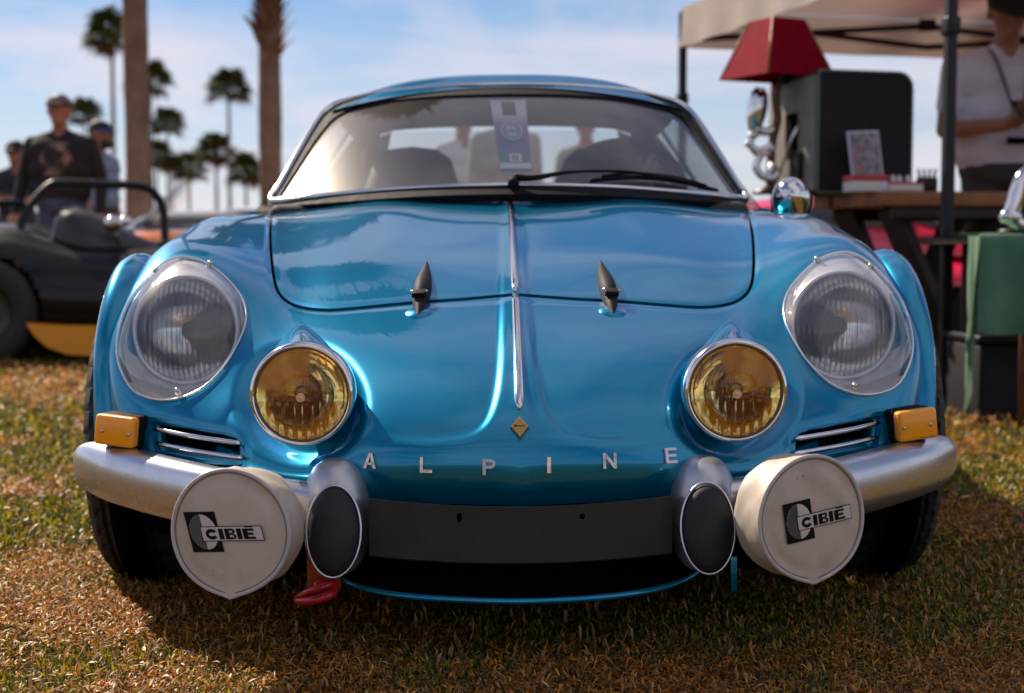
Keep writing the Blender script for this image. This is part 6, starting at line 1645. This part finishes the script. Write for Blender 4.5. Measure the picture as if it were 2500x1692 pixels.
blk = mat("black_jersey", (0.012, 0.012, 0.014), 0.8, var=0.3, vscale=8, bump=0.4, bscale=9); nav = mat("dark_tee", (0.022, 0.024, 0.032), 0.85, bump=0.4, bscale=9); blu = mat("blue_print_shirt", (0.10, 0.16, 0.28), 0.8, var=0.7, vscale=22, var_col=(0.28, 0.33, 0.42), bump=0.3, bscale=10)
lav = mat("lavender_shirt", (0.32, 0.28, 0.52), 0.8); pol = mat("grey_polo", (0.62, 0.58, 0.66), 0.85, bump=0.5, bscale=9, var=0.08, vscale=12); jean = mat("jeans", (0.05, 0.08, 0.16), 0.85, var=0.4, vscale=12); khk = mat("dark_shorts", (0.05, 0.045, 0.04), 0.85); shoe = mat("shoe", (0.03, 0.03, 0.03), 0.6)
sage = mat("sage_shirt", (0.34, 0.37, 0.33), 0.85); wht = mat("white_shirt", (0.62, 0.60, 0.62), 0.85); capk = mat("cap_black", (0.012, 0.012, 0.014), 0.8); caps = mat("cap_grey", (0.16, 0.10, 0.10), 0.8); capb = mat("cap_blue", (0.02, 0.05, 0.28), 0.7); straw = mat("straw", (0.55, 0.42, 0.25), 0.8)
prm = bpy.data.materials.new("faded_print"); prm.use_nodes = True; _t = prm.node_tree; _b = _t.nodes['Principled BSDF']; _tcn = _t.nodes.new('ShaderNodeTexCoord'); _nz = N(_t, 'ShaderNodeTexNoise', Scale=9.0, Detail=3.0); _t.links.new(_tcn.outputs['Object'], _nz.inputs['Vector'])
_r = ramp(_t, [(0.42, (0.012, 0.012, 0.014)), (0.55, (0.16, 0.10, 0.09)), (0.66, (0.26, 0.17, 0.14)), (0.76, (0.05, 0.05, 0.06))]); _t.links.new(_nz.outputs[0], _r.inputs[0]); _t.links.new(_r.outputs[0], _b.inputs['Base Color']); _b.inputs['Roughness'].default_value = 0.8
def at(px, Y): q = pt(px, 560, Y); return (q.x, Y, 0.0)
person(at(152, 11.4), math.radians(-4), 1.78, {'arms': [((-.29, .02, 1.15), (-.32, -.06, .90), (-.31, -.10, .80)), ((.29, .02, 1.15), (.31, -.06, .90), (.30, -.10, .80))], 'sleeve': 'long', 'build': 1.2, 'head': (-.12, .1)}, (blk, jean, shoe), "person in a black long-sleeved top with faded print and a visor, behind the black car", kit=(('visor', caps, capk), ('print', prm)))
person(at(246, 14.0), math.radians(72), 1.80, {'arms': DOWN, 'sleeve': 'short', 'build': 1.2}, (blu, khk, shoe), "person in a patterned blue shirt and blue cap, turned sideways by the thick palm trunk", kit=(('cap', capk, capb), ('beard',)))
person(at(42, 14.6), math.radians(0), 1.66, {'arms': CROSS, 'sleeve': 'short', 'build': 1.0, 'head': (.0, -.1)}, (nav, khk, shoe), "person in a dark T-shirt standing with crossed bare arms at the far left", kit=(('cap', capk, capk), ('glasses',)))
person(at(495, 46), math.radians(60), 1.72, {'arms': DOWN, 'sleeve': 'short'}, (lav, khk, shoe), "distant person in a lavender shirt left of the white car", voxel=0.025)
person(at(2440, 7.15), math.radians(3), 1.86, {'arms': PHONE, 'sleeve': 'short', 'build': 1.22, 'head': (.40, 0.0), 'bend': 0.06}, (pol, khk, shoe), "person in a pale grey polo shirt and black cap looking down behind the table", voxel=0.011, kit=(('cap', capk, capk), ('lanyard', mat("lanyard_grey", (0.08, 0.08, 0.09), 0.7)), ('badge',), ('stripe', red_p)))
person(at(1128, 11.5), math.radians(30), 1.72, {'arms': DOWN, 'sleeve': 'short'}, (wht, khk, shoe), "person in a white shirt seen through the blue car's windows, left of the card", voxel=0.02)
person(at(1430, 12.0), math.radians(-10), 1.72, {'arms': DOWN, 'sleeve': 'long'}, (sage, jean, shoe), "person in a straw hat seen through the blue car's windows", voxel=0.02, kit=(('hat', straw),))
person(at(1235, 11.0), math.radians(15), 1.78, {'arms': DOWN, 'sleeve': 'long', 'build': 1.1}, (sage, jean, shoe), "person in a sage green top standing behind the blue car, behind the hanging card", voxel=0.02)
ph = pt(2490, 268, 6.72); o = obj("phone", bevbox(0, 0, 0, .075, .010, .15, .004), [lensm], smooth=40); o.location = (ph.x, 6.70, ph.z); o.rotation_euler = (math.radians(-55), 0, 0); tag(o, "black phone held by the person in the grey polo", "phone")
